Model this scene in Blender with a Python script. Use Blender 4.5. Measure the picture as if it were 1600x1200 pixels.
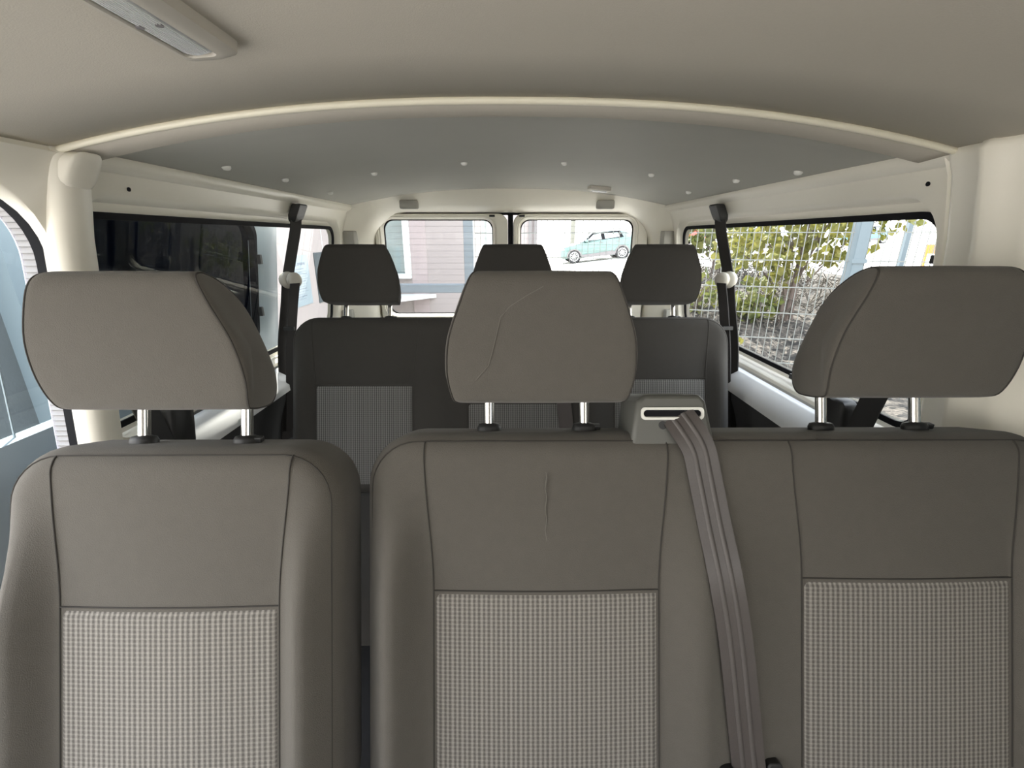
import bpy, bmesh, math, random
from mathutils import Vector, Matrix
R = random.Random(7)
SC = bpy.context.scene
COL = SC.collection
for o in list(bpy.data.objects):
    bpy.data.objects.remove(o)
PI = math.pi

# ------------------------------------------------------------------ camera, sky, sun, exposure
CZ = 1.73                                   # camera height above the yard
F = 700.0                                   # focal length in px of a 1600 px wide frame
TH = math.atan(229 / F)                     # tilt below the horizon
CT, ST = math.cos(TH), math.sin(TH)
cam_d = bpy.data.cameras.new('camera')
cam_d.sensor_width = 36
cam_d.lens = 36 * F / 1600
cam_d.clip_start = 0.02
cam_d.clip_end = 300
cam = bpy.data.objects.new('camera', cam_d)
COL.objects.link(cam)
cam.location = (0, 0, CZ)
cam.rotation_euler = (PI / 2 - TH, 0, -math.radians(0.39))
SC.camera = cam

SC.view_settings.view_transform = 'Standard'
SC.view_settings.look = 'None'
SC.view_settings.gamma = 1
SC.view_settings.use_curve_mapping = False
SC.view_settings.exposure = 2.4

w = bpy.data.worlds.new('sky')
SC.world = w
w.use_nodes = True
nt = w.node_tree
bg = nt.nodes['Background']
tc = nt.nodes.new('ShaderNodeTexCoord')
sx = nt.nodes.new('ShaderNodeSeparateXYZ')
mr = nt.nodes.new('ShaderNodeMapRange')
mr.inputs['From Min'].default_value = 0.05
mr.inputs['From Max'].default_value = 0.9
mx = nt.nodes.new('ShaderNodeMix')
mx.data_type = 'RGBA'
mx.inputs['A'].default_value = (1.0, 0.97, 0.91, 1)
mx.inputs['B'].default_value = (0.80, 0.87, 1.0, 1)
nt.links.new(tc.outputs['Generated'], sx.inputs[0])
nt.links.new(sx.outputs['Z'], mr.inputs['Value'])
nt.links.new(mr.outputs[0], mx.inputs['Factor'])
nt.links.new(mx.outputs['Result'], bg.inputs['Color'])
bg.inputs['Strength'].default_value = 1.15

sun_d = bpy.data.lights.new('sun', 'SUN')
sun_d.energy = 4.2
sun_d.angle = math.radians(0.6)
sun_d.color = (1.0, 0.94, 0.85)
sun = bpy.data.objects.new('sun', sun_d)
COL.objects.link(sun)
sun.location = (4, 8, 10)
sun.rotation_euler = Vector((0.16, -0.62, -0.85)).to_track_quat('-Z', 'Y').to_euler()

# ------------------------------------------------------------------ materials
MATS = {}


def mat(name, col, rough=0.6, metal=0.0, noise=0.06, nscale=30.0, bump=0.0, bscale=200.0, sheen=0.0, coat=0.0, spec=0.5):
    m = bpy.data.materials.new(name)
    m.use_nodes = True
    t = m.node_tree
    b = t.nodes['Principled BSDF']
    b.inputs['Roughness'].default_value = rough
    b.inputs['Metallic'].default_value = metal
    b.inputs['Specular IOR Level'].default_value = spec
    if sheen:
        b.inputs['Sheen Weight'].default_value = sheen
        b.inputs['Sheen Roughness'].default_value = 0.5
    if coat:
        b.inputs['Coat Weight'].default_value = coat
        b.inputs['Coat Roughness'].default_value = 0.05
    c = t.nodes.new('ShaderNodeTexCoord')
    n = t.nodes.new('ShaderNodeTexNoise')
    n.inputs['Scale'].default_value = nscale
    n.inputs['Detail'].default_value = 3
    t.links.new(c.outputs['Object'], n.inputs['Vector'])
    mx = t.nodes.new('ShaderNodeMix')
    mx.data_type = 'RGBA'
    mx.inputs['A'].default_value = tuple(v * (1 - noise) for v in col) + (1,)
    mx.inputs['B'].default_value = tuple(min(1, v * (1 + noise)) for v in col) + (1,)
    t.links.new(n.outputs['Fac'], mx.inputs['Factor'])
    t.links.new(mx.outputs['Result'], b.inputs['Base Color'])
    if bump:
        n2 = t.nodes.new('ShaderNodeTexNoise')
        n2.inputs['Scale'].default_value = bscale
        n2.inputs['Detail'].default_value = 2
        t.links.new(c.outputs['Object'], n2.inputs['Vector'])
        bp = t.nodes.new('ShaderNodeBump')
        bp.inputs['Strength'].default_value = bump
        bp.inputs['Distance'].default_value = 0.002
        t.links.new(n2.outputs['Fac'], bp.inputs['Height'])
        t.links.new(bp.outputs['Normal'], b.inputs['Normal'])
    MATS[name] = m
    return m


def checked_mat(name, base, light, px=0.0069, py=0.0060):
    """woven check: light warp and weft threads over dark squares (UV in metres)"""
    m = bpy.data.materials.new(name)
    m.use_nodes = True
    t = m.node_tree
    b = t.nodes['Principled BSDF']
    b.inputs['Roughness'].default_value = 0.9
    b.inputs['Specular IOR Level'].default_value = 0.25
    uv = t.nodes.new('ShaderNodeUVMap')
    uv.uv_map = 'UVMap'
    sp = t.nodes.new('ShaderNodeSeparateXYZ')
    t.links.new(uv.outputs[0], sp.inputs[0])

    def math_(op, a, bb=None, cc=None):
        n = t.nodes.new('ShaderNodeMath')
        n.operation = op
        for k, v in enumerate((a, bb, cc)):
            if v is None:
                continue
            if isinstance(v, (int, float)):
                n.inputs[k].default_value = v
            else:
                t.links.new(v, n.inputs[k])
        return n.outputs[0]

    def wave(sock, p, lo, hi):
        s = math_('SINE', math_('MULTIPLY', sock, 2 * PI / p))
        r = t.nodes.new('ShaderNodeMapRange')
        r.inputs['From Min'].default_value = lo
        r.inputs['From Max'].default_value = hi
        t.links.new(s, r.inputs['Value'])
        return r.outputs[0]
    wx = wave(sp.outputs['X'], px, -0.55, 0.75)
    wy = wave(sp.outputs['Y'], py, -0.35, 0.9)
    thin = wave(sp.outputs['X'], px * 2, 0.75, 1.0)
    v = math_('ADD', math_('MULTIPLY', wx, 0.55), math_('MULTIPLY', wy, 0.27))
    v = math_('ADD', v, math_('MULTIPLY', thin, 0.18))
    n = t.nodes.new('ShaderNodeTexNoise')
    n.inputs['Scale'].default_value = 420
    n.inputs['Detail'].default_value = 2
    t.links.new(uv.outputs[0], n.inputs['Vector'])
    v = math_('ADD', v, math_('MULTIPLY', math_('SUBTRACT', n.outputs['Fac'], 0.5), 0.5))
    mx = t.nodes.new('ShaderNodeMix')
    mx.data_type = 'RGBA'
    mx.clamp_factor = True
    mx.inputs['A'].default_value = base + (1,)
    mx.inputs['B'].default_value = light + (1,)
    t.links.new(v, mx.inputs['Factor'])
    t.links.new(mx.outputs['Result'], b.inputs['Base Color'])
    bp = t.nodes.new('ShaderNodeBump')
    bp.inputs['Strength'].default_value = 0.35
    bp.inputs['Distance'].default_value = 0.001
    t.links.new(v, bp.inputs['Height'])
    t.links.new(bp.outputs['Normal'], b.inputs['Normal'])
    MATS[name] = m
    return m


def glass_mat(name, tint, gloss=1.0):
    m = bpy.data.materials.new(name)
    m.use_nodes = True
    t = m.node_tree
    t.nodes.remove(t.nodes['Principled BSDF'])
    out = t.nodes['Material Output']
    tr = t.nodes.new('ShaderNodeBsdfTransparent')
    tr.inputs['Color'].default_value = tint + (1,)
    gl = t.nodes.new('ShaderNodeBsdfGlossy')
    gl.inputs['Roughness'].default_value = 0.0
    gl.inputs['Color'].default_value = (gloss, gloss, gloss, 1)
    fr = t.nodes.new('ShaderNodeFresnel')
    fr.inputs['IOR'].default_value = 1.35
    mx = t.nodes.new('ShaderNodeMixShader')
    ge = t.nodes.new('ShaderNodeNewGeometry')
    inv = t.nodes.new('ShaderNodeMath')
    inv.operation = 'SUBTRACT'
    inv.inputs[0].default_value = 1.0
    t.links.new(ge.outputs['Backfacing'], inv.inputs[1])
    mu = t.nodes.new('ShaderNodeMath')
    mu.operation = 'MULTIPLY'
    t.links.new(fr.outputs[0], mu.inputs[0])
    t.links.new(inv.outputs[0], mu.inputs[1])
    t.links.new(mu.outputs[0], mx.inputs[0])
    t.links.new(tr.outputs[0], mx.inputs[1])
    t.links.new(gl.outputs[0], mx.inputs[2])
    t.links.new(mx.outputs[0], out.inputs['Surface'])
    MATS[name] = m
    return m


def leaf_mat(name, c1, c2):
    m = bpy.data.materials.new(name)
    m.use_nodes = True
    t = m.node_tree
    b = t.nodes['Principled BSDF']
    b.inputs['Roughness'].default_value = 0.6
    out = t.nodes['Material Output']
    c = t.nodes.new('ShaderNodeTexCoord')
    n = t.nodes.new('ShaderNodeTexNoise')
    n.inputs['Scale'].default_value = 9
    t.links.new(c.outputs['Object'], n.inputs['Vector'])
    r = t.nodes.new('ShaderNodeMapRange')
    r.inputs['From Min'].default_value = 0.35
    r.inputs['From Max'].default_value = 0.65
    t.links.new(n.outputs['Fac'], r.inputs['Value'])
    mx = t.nodes.new('ShaderNodeMix')
    mx.data_type = 'RGBA'
    mx.inputs['A'].default_value = c1 + (1,)
    mx.inputs['B'].default_value = c2 + (1,)
    t.links.new(r.outputs[0], mx.inputs['Factor'])
    t.links.new(mx.outputs['Result'], b.inputs['Base Color'])
    tl = t.nodes.new('ShaderNodeBsdfTranslucent')
    t.links.new(mx.outputs['Result'], tl.inputs['Color'])
    ms = t.nodes.new('ShaderNodeMixShader')
    ms.inputs[0].default_value = 0.35
    t.links.new(b.outputs[0], ms.inputs[1])
    t.links.new(tl.outputs[0], ms.inputs[2])
    t.links.new(ms.outputs[0], out.inputs['Surface'])
    MATS[name] = m
    return m


def mulch_mat():
    m = bpy.data.materials.new('mulch')
    m.use_nodes = True
    t = m.node_tree
    b = t.nodes['Principled BSDF']
    b.inputs['Roughness'].default_value = 0.9
    c = t.nodes.new('ShaderNodeTexCoord')
    v = t.nodes.new('ShaderNodeTexVoronoi')
    v.inputs['Scale'].default_value = 26
    t.links.new(c.outputs['Object'], v.inputs['Vector'])
    n = t.nodes.new('ShaderNodeTexNoise')
    n.inputs['Scale'].default_value = 55
    n.inputs['Detail'].default_value = 4
    t.links.new(c.outputs['Object'], n.inputs['Vector'])
    sp = t.nodes.new('ShaderNodeSeparateColor')
    t.links.new(v.outputs['Color'], sp.inputs[0])
    md = t.nodes.new('ShaderNodeMath')
    md.operation = 'MULTIPLY'
    t.links.new(sp.outputs[0], md.inputs[0])
    t.links.new(n.outputs['Fac'], md.inputs[1])
    cr = t.nodes.new('ShaderNodeValToRGB')
    cr.color_ramp.elements[0].position = 0.05
    cr.color_ramp.elements[0].color = (0.006, 0.005, 0.004, 1)
    cr.color_ramp.elements[1].position = 0.6
    cr.color_ramp.elements[1].color = (0.11, 0.095, 0.08, 1)
    t.links.new(md.outputs[0], cr.inputs[0])
    t.links.new(cr.outputs[0], b.inputs['Base Color'])
    bp = t.nodes.new('ShaderNodeBump')
    bp.inputs['Strength'].default_value = 0.9
    bp.inputs['Distance'].default_value = 0.02
    t.links.new(md.outputs[0], bp.inputs['Height'])
    t.links.new(bp.outputs['Normal'], b.inputs['Normal'])
    MATS['mulch'] = m


FABRIC = mat('seat_fabric', (0.104, 0.096, 0.084), 0.95, noise=0.05, nscale=60, bump=0.35, bscale=900, sheen=0.12, spec=0.15)
SHADEFAB = mat('shaded_seat_fabric', (0.045, 0.042, 0.038), 0.95, noise=0.05, nscale=60, bump=0.35, bscale=900, sheen=0.08, spec=0.12)  # seat fabric darkened: the rear row's weaker light is put into its colour
CHECK = checked_mat('checked_fabric', (0.100, 0.094, 0.085), (0.320, 0.300, 0.272))
SHADECHECK = checked_mat('rear_checked_fabric', (0.060, 0.058, 0.055), (0.21, 0.205, 0.195))
THREAD = mat('seam_thread', (0.040, 0.036, 0.032), 0.9)
DUST = mat('dust_mark', (0.135, 0.125, 0.11), 0.95)
PAINT = mat('cream_paint', (0.80, 0.765, 0.665), 0.38, noise=0.01)
WHITEP = mat('white_metal', (0.64, 0.65, 0.65), 0.35, noise=0.01)
LINER = mat('headliner_fabric', (0.54, 0.505, 0.435), 0.95, noise=0.03, nscale=300, bump=0.12, bscale=600, spec=0.1)
PANEL = mat('rear_roof_panel', (0.42, 0.415, 0.375), 0.75, noise=0.03, nscale=10, spec=0.25)
BEAD = mat('roof_bead', (0.78, 0.74, 0.60), 0.35, noise=0.01)
GREYP = mat('grey_pad', (0.36, 0.35, 0.31), 0.7)
RUBBER = mat('black_rubber', (0.007, 0.007, 0.009), 0.8, spec=0.2)
BLACK = mat('black_plastic', (0.018, 0.018, 0.018), 0.5)
DARKTRIM = mat('dark_trim', (0.035, 0.035, 0.036), 0.75, bump=0.2, bscale=500)
CARPET = mat('dark_carpet', (0.020, 0.020, 0.021), 0.95, bump=0.3, bscale=700)
CHROME = mat('chrome', (0.86, 0.84, 0.80), 0.12, metal=1.0, noise=0.01)
BELT = mat('belt_webbing', (0.080, 0.070, 0.067), 0.38, noise=0.1, nscale=400, spec=0.4)
SIDEBELT = mat('dark_webbing', (0.032, 0.029, 0.028), 0.55, noise=0.1, nscale=400, spec=0.3)
BELTLINE = mat('belt_stripe', (0.10, 0.09, 0.086), 0.45, noise=0.1, nscale=400, spec=0.4)
UNIT = mat('belt_unit_plastic', (0.100, 0.100, 0.090), 0.5, noise=0.03)
BEZEL = mat('white_bezel', (0.75, 0.75, 0.70), 0.35, noise=0.01)
BUTTON = mat('beige_plastic', (0.56, 0.53, 0.46), 0.4, noise=0.02)
LENS = mat('lamp_lens', (0.74, 0.75, 0.76), 0.25, noise=0.03, nscale=120)
LAMPF = mat('lamp_frame', (0.50, 0.47, 0.41), 0.55, noise=0.02)
GLASS = glass_mat('clear_glass', (0.97, 0.985, 0.98), 0.5)
DIMGLASS = glass_mat('dimming_glass', (0.12, 0.135, 0.14))  # tint added to cut the light entering from the right
CGLASS = glass_mat('bluish_glass', (0.84, 0.89, 0.90))
PGLASS = glass_mat('dark_privacy_glass', (0.035, 0.045, 0.07), 0.7)
RIB = mat('ribbed_strip', (0.36, 0.35, 0.355), 0.6)
PALEMETAL = mat('door_metal', (0.25, 0.29, 0.315), 0.35, noise=0.02)
LILAC = mat('door_edge', (0.55, 0.53, 0.60), 0.4)
ASPHALT = mat('pale_paving', (0.52, 0.50, 0.47), 0.9, noise=0.08, nscale=3)
PINK = mat('pinkish_render', (0.31, 0.28, 0.277), 0.9, noise=0.03, nscale=5, bump=0.2, bscale=120)
GREYR = mat('grey_render', (0.175, 0.178, 0.178), 0.9, noise=0.10, nscale=8, bump=0.4, bscale=90)
FRAMEBLUE = mat('blue_grey_metal', (0.13, 0.155, 0.18), 0.45, noise=0.04)
GALV = mat('galvanised_post', (0.11, 0.145, 0.17), 0.5, noise=0.05)
WIRE = mat('galvanised_wire', (0.16, 0.17, 0.165), 0.5, noise=0.03)
WHITE = mat('white_upvc', (0.55, 0.58, 0.58), 0.4, noise=0.01)
WGLASS = mat('reflective_glass', (0.35, 0.42, 0.42), 0.06, metal=0.6, noise=0.25, nscale=4)
PAPER = mat('notice_paper', (0.22, 0.275, 0.31), 0.7, noise=0.01)
INK = mat('notice_ink', (0.12, 0.15, 0.20), 0.7)
POSTER = mat('dark_poster', (0.045, 0.06, 0.07), 0.3, noise=0.3, nscale=9)
LEAF = leaf_mat('yellow_green_leaves', (0.115, 0.125, 0.022), (0.20, 0.185, 0.04))
LEAF2 = leaf_mat('green_leaves', (0.075, 0.10, 0.025), (0.16, 0.165, 0.04))
BARK = mat('bark', (0.10, 0.075, 0.065), 0.9, noise=0.2, nscale=25)
TWIG = mat('dry_twigs', (0.075, 0.066, 0.055), 0.9, noise=0.3, nscale=6)
TEAL = mat('teal_paint', (0.10, 0.18, 0.17), 0.25, noise=0.02, coat=0.8)
BLUECAR = mat('blue_paint', (0.06, 0.20, 0.32), 0.25, coat=0.8)
WHITECAR = mat('pale_paint', (0.70, 0.74, 0.76), 0.25, coat=0.8)
REDCAR = mat('red_paint', (0.5, 0.05, 0.04), 0.3, coat=0.8)
CLAD = mat('grey_cladding', (0.17, 0.16, 0.165), 0.7)
TYRE = mat('tyre', (0.03, 0.03, 0.032), 0.8)
ALLOY = mat('alloy', (0.60, 0.60, 0.62), 0.35, metal=0.5)
CGL = mat('car_glass', (0.36, 0.44, 0.44), 0.05, metal=0.5)
ORANGE = mat('orange_sheet', (0.85, 0.30, 0.06), 0.6)
mulch_mat()

# ------------------------------------------------------------------ object helpers


def obj(name, verts, faces, m, parent=None, smooth=True, loc=None, uvs=None, sharp=None):
    me = bpy.data.meshes.new(name)
    L = Vector(loc) if loc is not None else Vector((0, 0, 0))
    if parent is not None:
        L = world_loc(parent)
    me.from_pydata([tuple(Vector(v) - L) for v in verts], [], faces)
    me.validate()
    bm = bmesh.new()
    bm.from_mesh(me)
    bmesh.ops.recalc_face_normals(bm, faces=bm.faces)
    bm.to_mesh(me)
    bm.free()
    me.materials.append(m)
    for p in me.polygons:
        p.use_smooth = smooth
    if sharp is not None and smooth:
        me.set_sharp_from_angle(angle=math.radians(sharp))
    o = bpy.data.objects.new(name, me)
    COL.objects.link(o)
    if parent is not None:
        o.parent = parent
    else:
        o.location = L
    if uvs is not None:
        ul = me.uv_layers.new(name='UVMap')
        for lp in me.loops:
            ul.data[lp.index].uv = uvs[lp.vertex_index]
    return o


def world_loc(o):
    L = Vector(o.location)
    while o.parent is not None:
        o = o.parent
        L = L + Vector(o.location)
    return L


def thing(name, label, cat, loc, group=None):
    o = bpy.data.objects.new(name, None)
    COL.objects.link(o)
    o.empty_display_size = 0.05
    o.location = loc
    o['label'] = label
    o['category'] = cat
    if group:
        o['group'] = group
    return o


def tag(o, label, cat, group=None, kind=None):
    o['label'] = label
    o['category'] = cat
    if group:
        o['group'] = group
    if kind:
        o['kind'] = kind
    return o


def struct(o, label=None, cat=None):
    o['kind'] = 'structure'
    if label:
        o['label'] = label
        o['category'] = cat or o.name.split('_')[0]
    return o


def solid(o, t, off=1.0):
    md = o.modifiers.new('solid', 'SOLIDIFY')
    md.thickness = t
    md.offset = off
    return o


def bevel(o, wdt, seg=2):
    md = o.modifiers.new('bevel', 'BEVEL')
    md.width = wdt
    md.segments = seg
    md.limit_method = 'ANGLE'
    md.angle_limit = math.radians(40)
    return o


class MB:
    """mesh builder in world coordinates"""

    def __init__(s):
        s.v, s.f = [], []

    def add(s, vs, fs):
        k = len(s.v)
        s.v += [tuple(v) for v in vs]
        s.f += [tuple(i + k for i in f) for f in fs]
        return s

    def box(s, x0, x1, y0, y1, z0, z1):
        vs = [(x, y, z) for x in (x0, x1) for y in (y0, y1) for z in (z0, z1)]
        return s.add(vs, [(0, 1, 3, 2), (4, 6, 7, 5), (0, 4, 5, 1), (2, 3, 7, 6), (0, 2, 6, 4), (1, 5, 7, 3)])

    def bar(s, a, b, w_, h_, up=(0, 0, 1)):
        a, b = Vector(a), Vector(b)
        d = (b - a).normalized()
        sd = d.cross(Vector(up))
        if sd.length < 1e-4:
            sd = d.cross(Vector((1, 0, 0)))
        sd.normalize()
        u2 = sd.cross(d)
        vs = []
        for p in (a, b):
            for i, j in ((-1, -1), (1, -1), (1, 1), (-1, 1)):
                vs.append(p + sd * (i * w_ / 2) + u2 * (j * h_ / 2))
        return s.add(vs, [(0, 1, 2, 3), (7, 6, 5, 4), (0, 4, 5, 1), (1, 5, 6, 2), (2, 6, 7, 3), (3, 7, 4, 0)])

    def tube(s, pts, r, n=8, closed=False, cap=True):
        pts = [Vector(p) for p in pts]
        m = len(pts)
        rs = r if isinstance(r, (list, tuple)) else [r] * m
        k = len(s.v)
        prev = None
        for i, p in enumerate(pts):
            if closed:
                d = pts[(i + 1) % m] - pts[i - 1]
            else:
                d = pts[min(i + 1, m - 1)] - pts[max(i - 1, 0)]
            d.normalize()
            if prev is None:
                a = d.orthogonal().normalized()
            else:
                a = prev - d * prev.dot(d)
                a = a.normalized() if a.length > 1e-6 else d.orthogonal().normalized()
            prev = a
            b = d.cross(a)
            for j in range(n):
                t = 2 * PI * j / n
                s.v.append(tuple(p + (a * math.cos(t) + b * math.sin(t)) * rs[i]))
        for i in range(m if closed else m - 1):
            i2 = (i + 1) % m
            for j in range(n):
                j2 = (j + 1) % n
                s.f.append((k + i * n + j, k + i * n + j2, k + i2 * n + j2, k + i2 * n + j))
        if not closed and cap:
            s.f.append(tuple(k + j for j in range(n))[::-1])
            s.f.append(tuple(k + (m - 1) * n + j for j in range(n)))
        return s

    def loops(s, loops, closed=True, cap0=False, cap1=False):
        k = len(s.v)
        n = len(loops[0])
        for lp in loops:
            s.v += [tuple(p) for p in lp]
        for i in range(len(loops) - 1):
            for j in range(n if closed else n - 1):
                j2 = (j + 1) % n
                s.f.append((k + i * n + j, k + i * n + j2, k + (i + 1) * n + j2, k + (i + 1) * n + j))
        if cap0:
            s.f.append(tuple(k + j for j in range(n))[::-1])
        if cap1:
            s.f.append(tuple(k + (len(loops) - 1) * n + j for j in range(n)))
        return s

    def disc(s, c, axis, r, h, n=20, r2=None):
        c, ax = Vector(c), Vector(axis).normalized()
        a = ax.orthogonal().normalized()
        b = ax.cross(a)
        l0 = [c + (a * math.cos(2 * PI * j / n) + b * math.sin(2 * PI * j / n)) * r for j in range(n)]
        l1 = [p + ax * h for p in [c + (q - c) * ((r2 or r) / r) for q in l0]]
        return s.loops([l0, l1], cap0=True, cap1=True)

    def build(s, name, m, parent=None, smooth=True, sharp=35, loc=None, uvs=None):
        return obj(name, s.v, s.f, m, parent, smooth, loc, uvs, sharp)


def rrect(x0, x1, y0, y1, r, nc=7, ne=6, rb=None):
    """rounded rectangle, fixed point count; rb: radius of the bottom corners"""
    rb = r if rb is None else rb
    mw = min(x1 - x0, y1 - y0) / 2 - 1e-5
    r, rb = min(r, mw), min(rb, mw)
    cs = [(x1 - r, y1 - r, 0, r), (x0 + r, y1 - r, PI / 2, r), (x0 + rb, y0 + rb, PI, rb), (x1 - rb, y0 + rb, 1.5 * PI, rb)]
    arcs = [[(cx + q * math.cos(a + PI / 2 * i / nc), cy + q * math.sin(a + PI / 2 * i / nc)) for i in range(nc + 1)]
            for cx, cy, a, q in cs]
    out = []
    for k in range(4):
        out += arcs[k]
        p, q = arcs[k][-1], arcs[(k + 1) % 4][0]
        for i in range(1, ne):
            t = i / ne
            out.append((p[0] + (q[0] - p[0]) * t, p[1] + (q[1] - p[1]) * t))
    return out


def smooth01(t):
    t = max(0.0, min(1.0, t))
    return t * t * (3 - 2 * t)


# ------------------------------------------------------------------ the van shell
FLOOR = 0.55


def XW(h):
    """inner half width of the body side at height h above the camera (tumblehome)"""
    return 0.80 - 0.14 * (h - 0.04) - (0.9 * max(0, h - 0.06) ** 2 * 6)


def CE(x):
    return 0.13 + 0.08 * (1 - min(1.0, abs(x / 0.77)) ** 2.3)


def side_pt(s, y, h, d):
    return (s * (XW(h) + d), y, CZ + h)


def side_loop(s, lp, nc=8, ne=10):
    y0, y1, h0, h1, r, d = lp
    return [side_pt(s, y, h, d) for y, h in rrect(y0, y1, h0, h1, r, nc, ne)]


def side_panel(s, specs, name, m, parent=None):
    mb = MB()
    mb.loops([side_loop(s, lp) for lp in specs])
    o = mb.build(name, m, parent, True, sharp=50)
    return o


def quarter(s):
    return [(0.885, 2.19, -0.395, 0.036, 0.055, 0.030), (0.875, 2.20, -0.405, 0.046, 0.060, 0.024),
            (0.868, 2.208, -0.425, 0.066, 0.075, 0.020), (0.864, 2.214, -0.43, 0.075, 0.085, -0.016),
            (0.856, 2.222, -0.435, 0.084, 0.070, -0.020), (0.842, 2.238, -0.44, 0.108, 0.030, -0.018),
            (0.830, 2.252, -0.45, 0.124, 0.004, -0.014)]


walls = {}
for s, nm in ((-1, 'left'), (1, 'right')):
    wl = bpy.data.objects.new('wall_' + nm, None)
    COL.objects.link(wl)
    wl.location = (s * 0.80, 1.0, FLOOR)
    struct(wl, 'cream painted inner side of the van, %s' % ('with the open sliding door' if s < 0 else 'by the wire fence'), 'wall')
    walls[s] = wl
    side_panel(s, quarter(s), 'window_surround', PAINT, wl)
    # ledge below the window and dark lower trim
    mb = MB()
    prof = [(-0.45, -0.036), (-0.458, -0.05), (-0.50, -0.088), (-0.515, -0.092), (-0.52, -0.075)]
    mb.loops([[side_pt(s, y, h, d) for h, d in prof] for y in (0.80, 1.2, 1.7, 2.30)], closed=False)
    solid(mb.build('ledge', WHITEP, wl, True, sharp=60), 0.012, 0)
    mb = MB()
    prof = [(-0.512, -0.086), (-0.53, -0.078), (-0.70, -0.07), (-1.18, -0.10)]
    mb.loops([[side_pt(s, y, h, d) for h, d in prof] for y in (0.83, 1.5, 2.34)], closed=False)
    solid(mb.build('lower_trim', DARKTRIM, wl, True), 0.012, 0)
    # outer skin below the windows keeps daylight out
    mb = MB()
    y00 = 0.83 if s < 0 else -1.3
    mb.loops([[side_pt(s, y, h, 0.05) for h in (-0.44, -0.8, -1.25)] for y in (y00, 2.42)], closed=False)
    solid(mb.build('outer_skin', WHITEP, wl, False), 0.02, 0)
    # roof side rail: closes the gap between wall and ceiling
    mb = MB()
    prof = [(0.118, 0.0), (0.121, -0.012), (0.127, -0.020), (0.134, -0.020), (0.150, 0.0), (0.165, 0.06)]
    mb.loops([[side_pt(s, y, h, d) for h, d in prof] for y in (-1.3, 0.4, 0.83, 1.5, 2.32)], closed=False)
    solid(mb.build('roof_rail', PAINT, wl, True, sharp=60), 0.01, 0)

# pillar beside the second row: on the left it ends at the open door, on the right at the middle window
PIL = {-1: [(0.885, 0.02), (0.868, -0.02), (0.864, -0.046), (0.858, -0.052), (0.825, -0.054), (0.812, -0.050), (0.804, -0.040), (0.802, -0.028), (0.808, -0.014), (0.818, -0.004)],
       1: [(0.850, 0.03), (0.832, -0.030), (0.826, -0.022), (0.820, -0.034), (0.812, -0.038), (0.765, -0.040), (0.752, -0.058), (0.742, -0.060), (0.730, -0.046),
           (0.700, -0.040), (0.688, -0.034), (0.683, -0.01), (0.682, 0.05)]}
for s in (-1, 1):
    prof = PIL[s]
    mb = MB()
    tp = {0.146: 0.25, 0.128: 0.8}
    hs = (0.146, 0.128, 0.10, 0.0, -0.2, -0.4, -0.6, -1.18)
    mb.loops([[side_pt(s, y, h, d * tp.get(h, 1.0)) for y, d in prof] for h in hs], closed=False)
    solid(mb.build('pillar', PAINT, walls[s], True, sharp=70), 0.006, 0)
    # rounded cap where pillar and roof rail meet
    if s > 0:
        continue
    mb = MB()
    y0, y1 = 0.805, 0.870
    lps = []
    for d, e in ((-0.02, 0.0), (-0.058, 0.002), (-0.063, 0.006), (-0.065, 0.016)):
        lps.append([side_pt(s, y, h, d) for y, h in rrect(y0 + e, y1 - e, 0.075 + e, 0.136 - e, 0.018, 4, 3)])
    mb.loops(lps, cap1=True)
    mb.build('corner_cap', PAINT, walls[s], True, sharp=60)

# front of the van: panels with the sliding-door opening (left), the fixed middle window (right), cab windows
mb = MB()
mb.loops([side_loop(-1, lp) for lp in [(-0.268, 0.822, -1.15, 0.077, 0.125, 0.0), (-0.275, 0.819, -1.155, 0.079, 0.13, -0.006),
                                       (-0.285, 0.812, -1.16, 0.086, 0.13, -0.018), (-0.30, 0.808, -1.165, 0.098, 0.14, -0.028),
                                       (-0.33, 0.835, -1.18, 0.130, 0.004, -0.036)]])
mb.build('door_surround', PAINT, walls[-1], True, sharp=60)
mb = MB()
mb.loops([side_loop(1, lp) for lp in [(-0.27, 0.655, -0.395, 0.050, 0.06, 0.012), (-0.28, 0.668, -0.41, 0.062, 0.07, 0.004),
                                      (-0.29, 0.676, -0.42, 0.072, 0.07, -0.012), (-0.31, 0.682, -0.44, 0.10, 0.03, -0.02),
                                      (-0.33, 0.686, -1.18, 0.130, 0.004, -0.034)]])
mb.build('window_surround', PAINT, walls[1], True, sharp=60)
for s in (-1, 1):
    mb = MB()
    mb.loops([side_loop(s, lp) for lp in [(-1.20, -0.38, -0.42, 0.060, 0.06, 0.012), (-1.21, -0.37, -0.43, 0.070, 0.06, -0.01),
                                          (-1.30, -0.32, -1.18, 0.130, 0.004, -0.034)]])
    mb.build('cab_side', PAINT, walls[s], True, sharp=60)

# black door seal along the opening edge on the left, ribbed strip and lilac door edge outside it
mb = MB()
lp = [side_pt(-1, y, h, -0.004) for y, h in rrect(-0.262, 0.823, -1.14, 0.080, 0.125, 10, 14)]
lp2 = [side_pt(-1, y, h, 0.022) for y, h in rrect(-0.262, 0.823, -1.14, 0.080, 0.125, 10, 14)]
lp3 = [side_pt(-1, y, h, 0.022) for y, h in rrect(-0.24, 0.829, -1.12, 0.086, 0.125, 10, 14)]
lp4 = [side_pt(-1, y, h, -0.004) for y, h in rrect(-0.24, 0.829, -1.12, 0.086, 0.125, 10, 14)]
mb.loops([lp, lp2, lp3, lp4, lp])
mb.build('door_seal', RUBBER, walls[-1], True, sharp=50)

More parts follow.
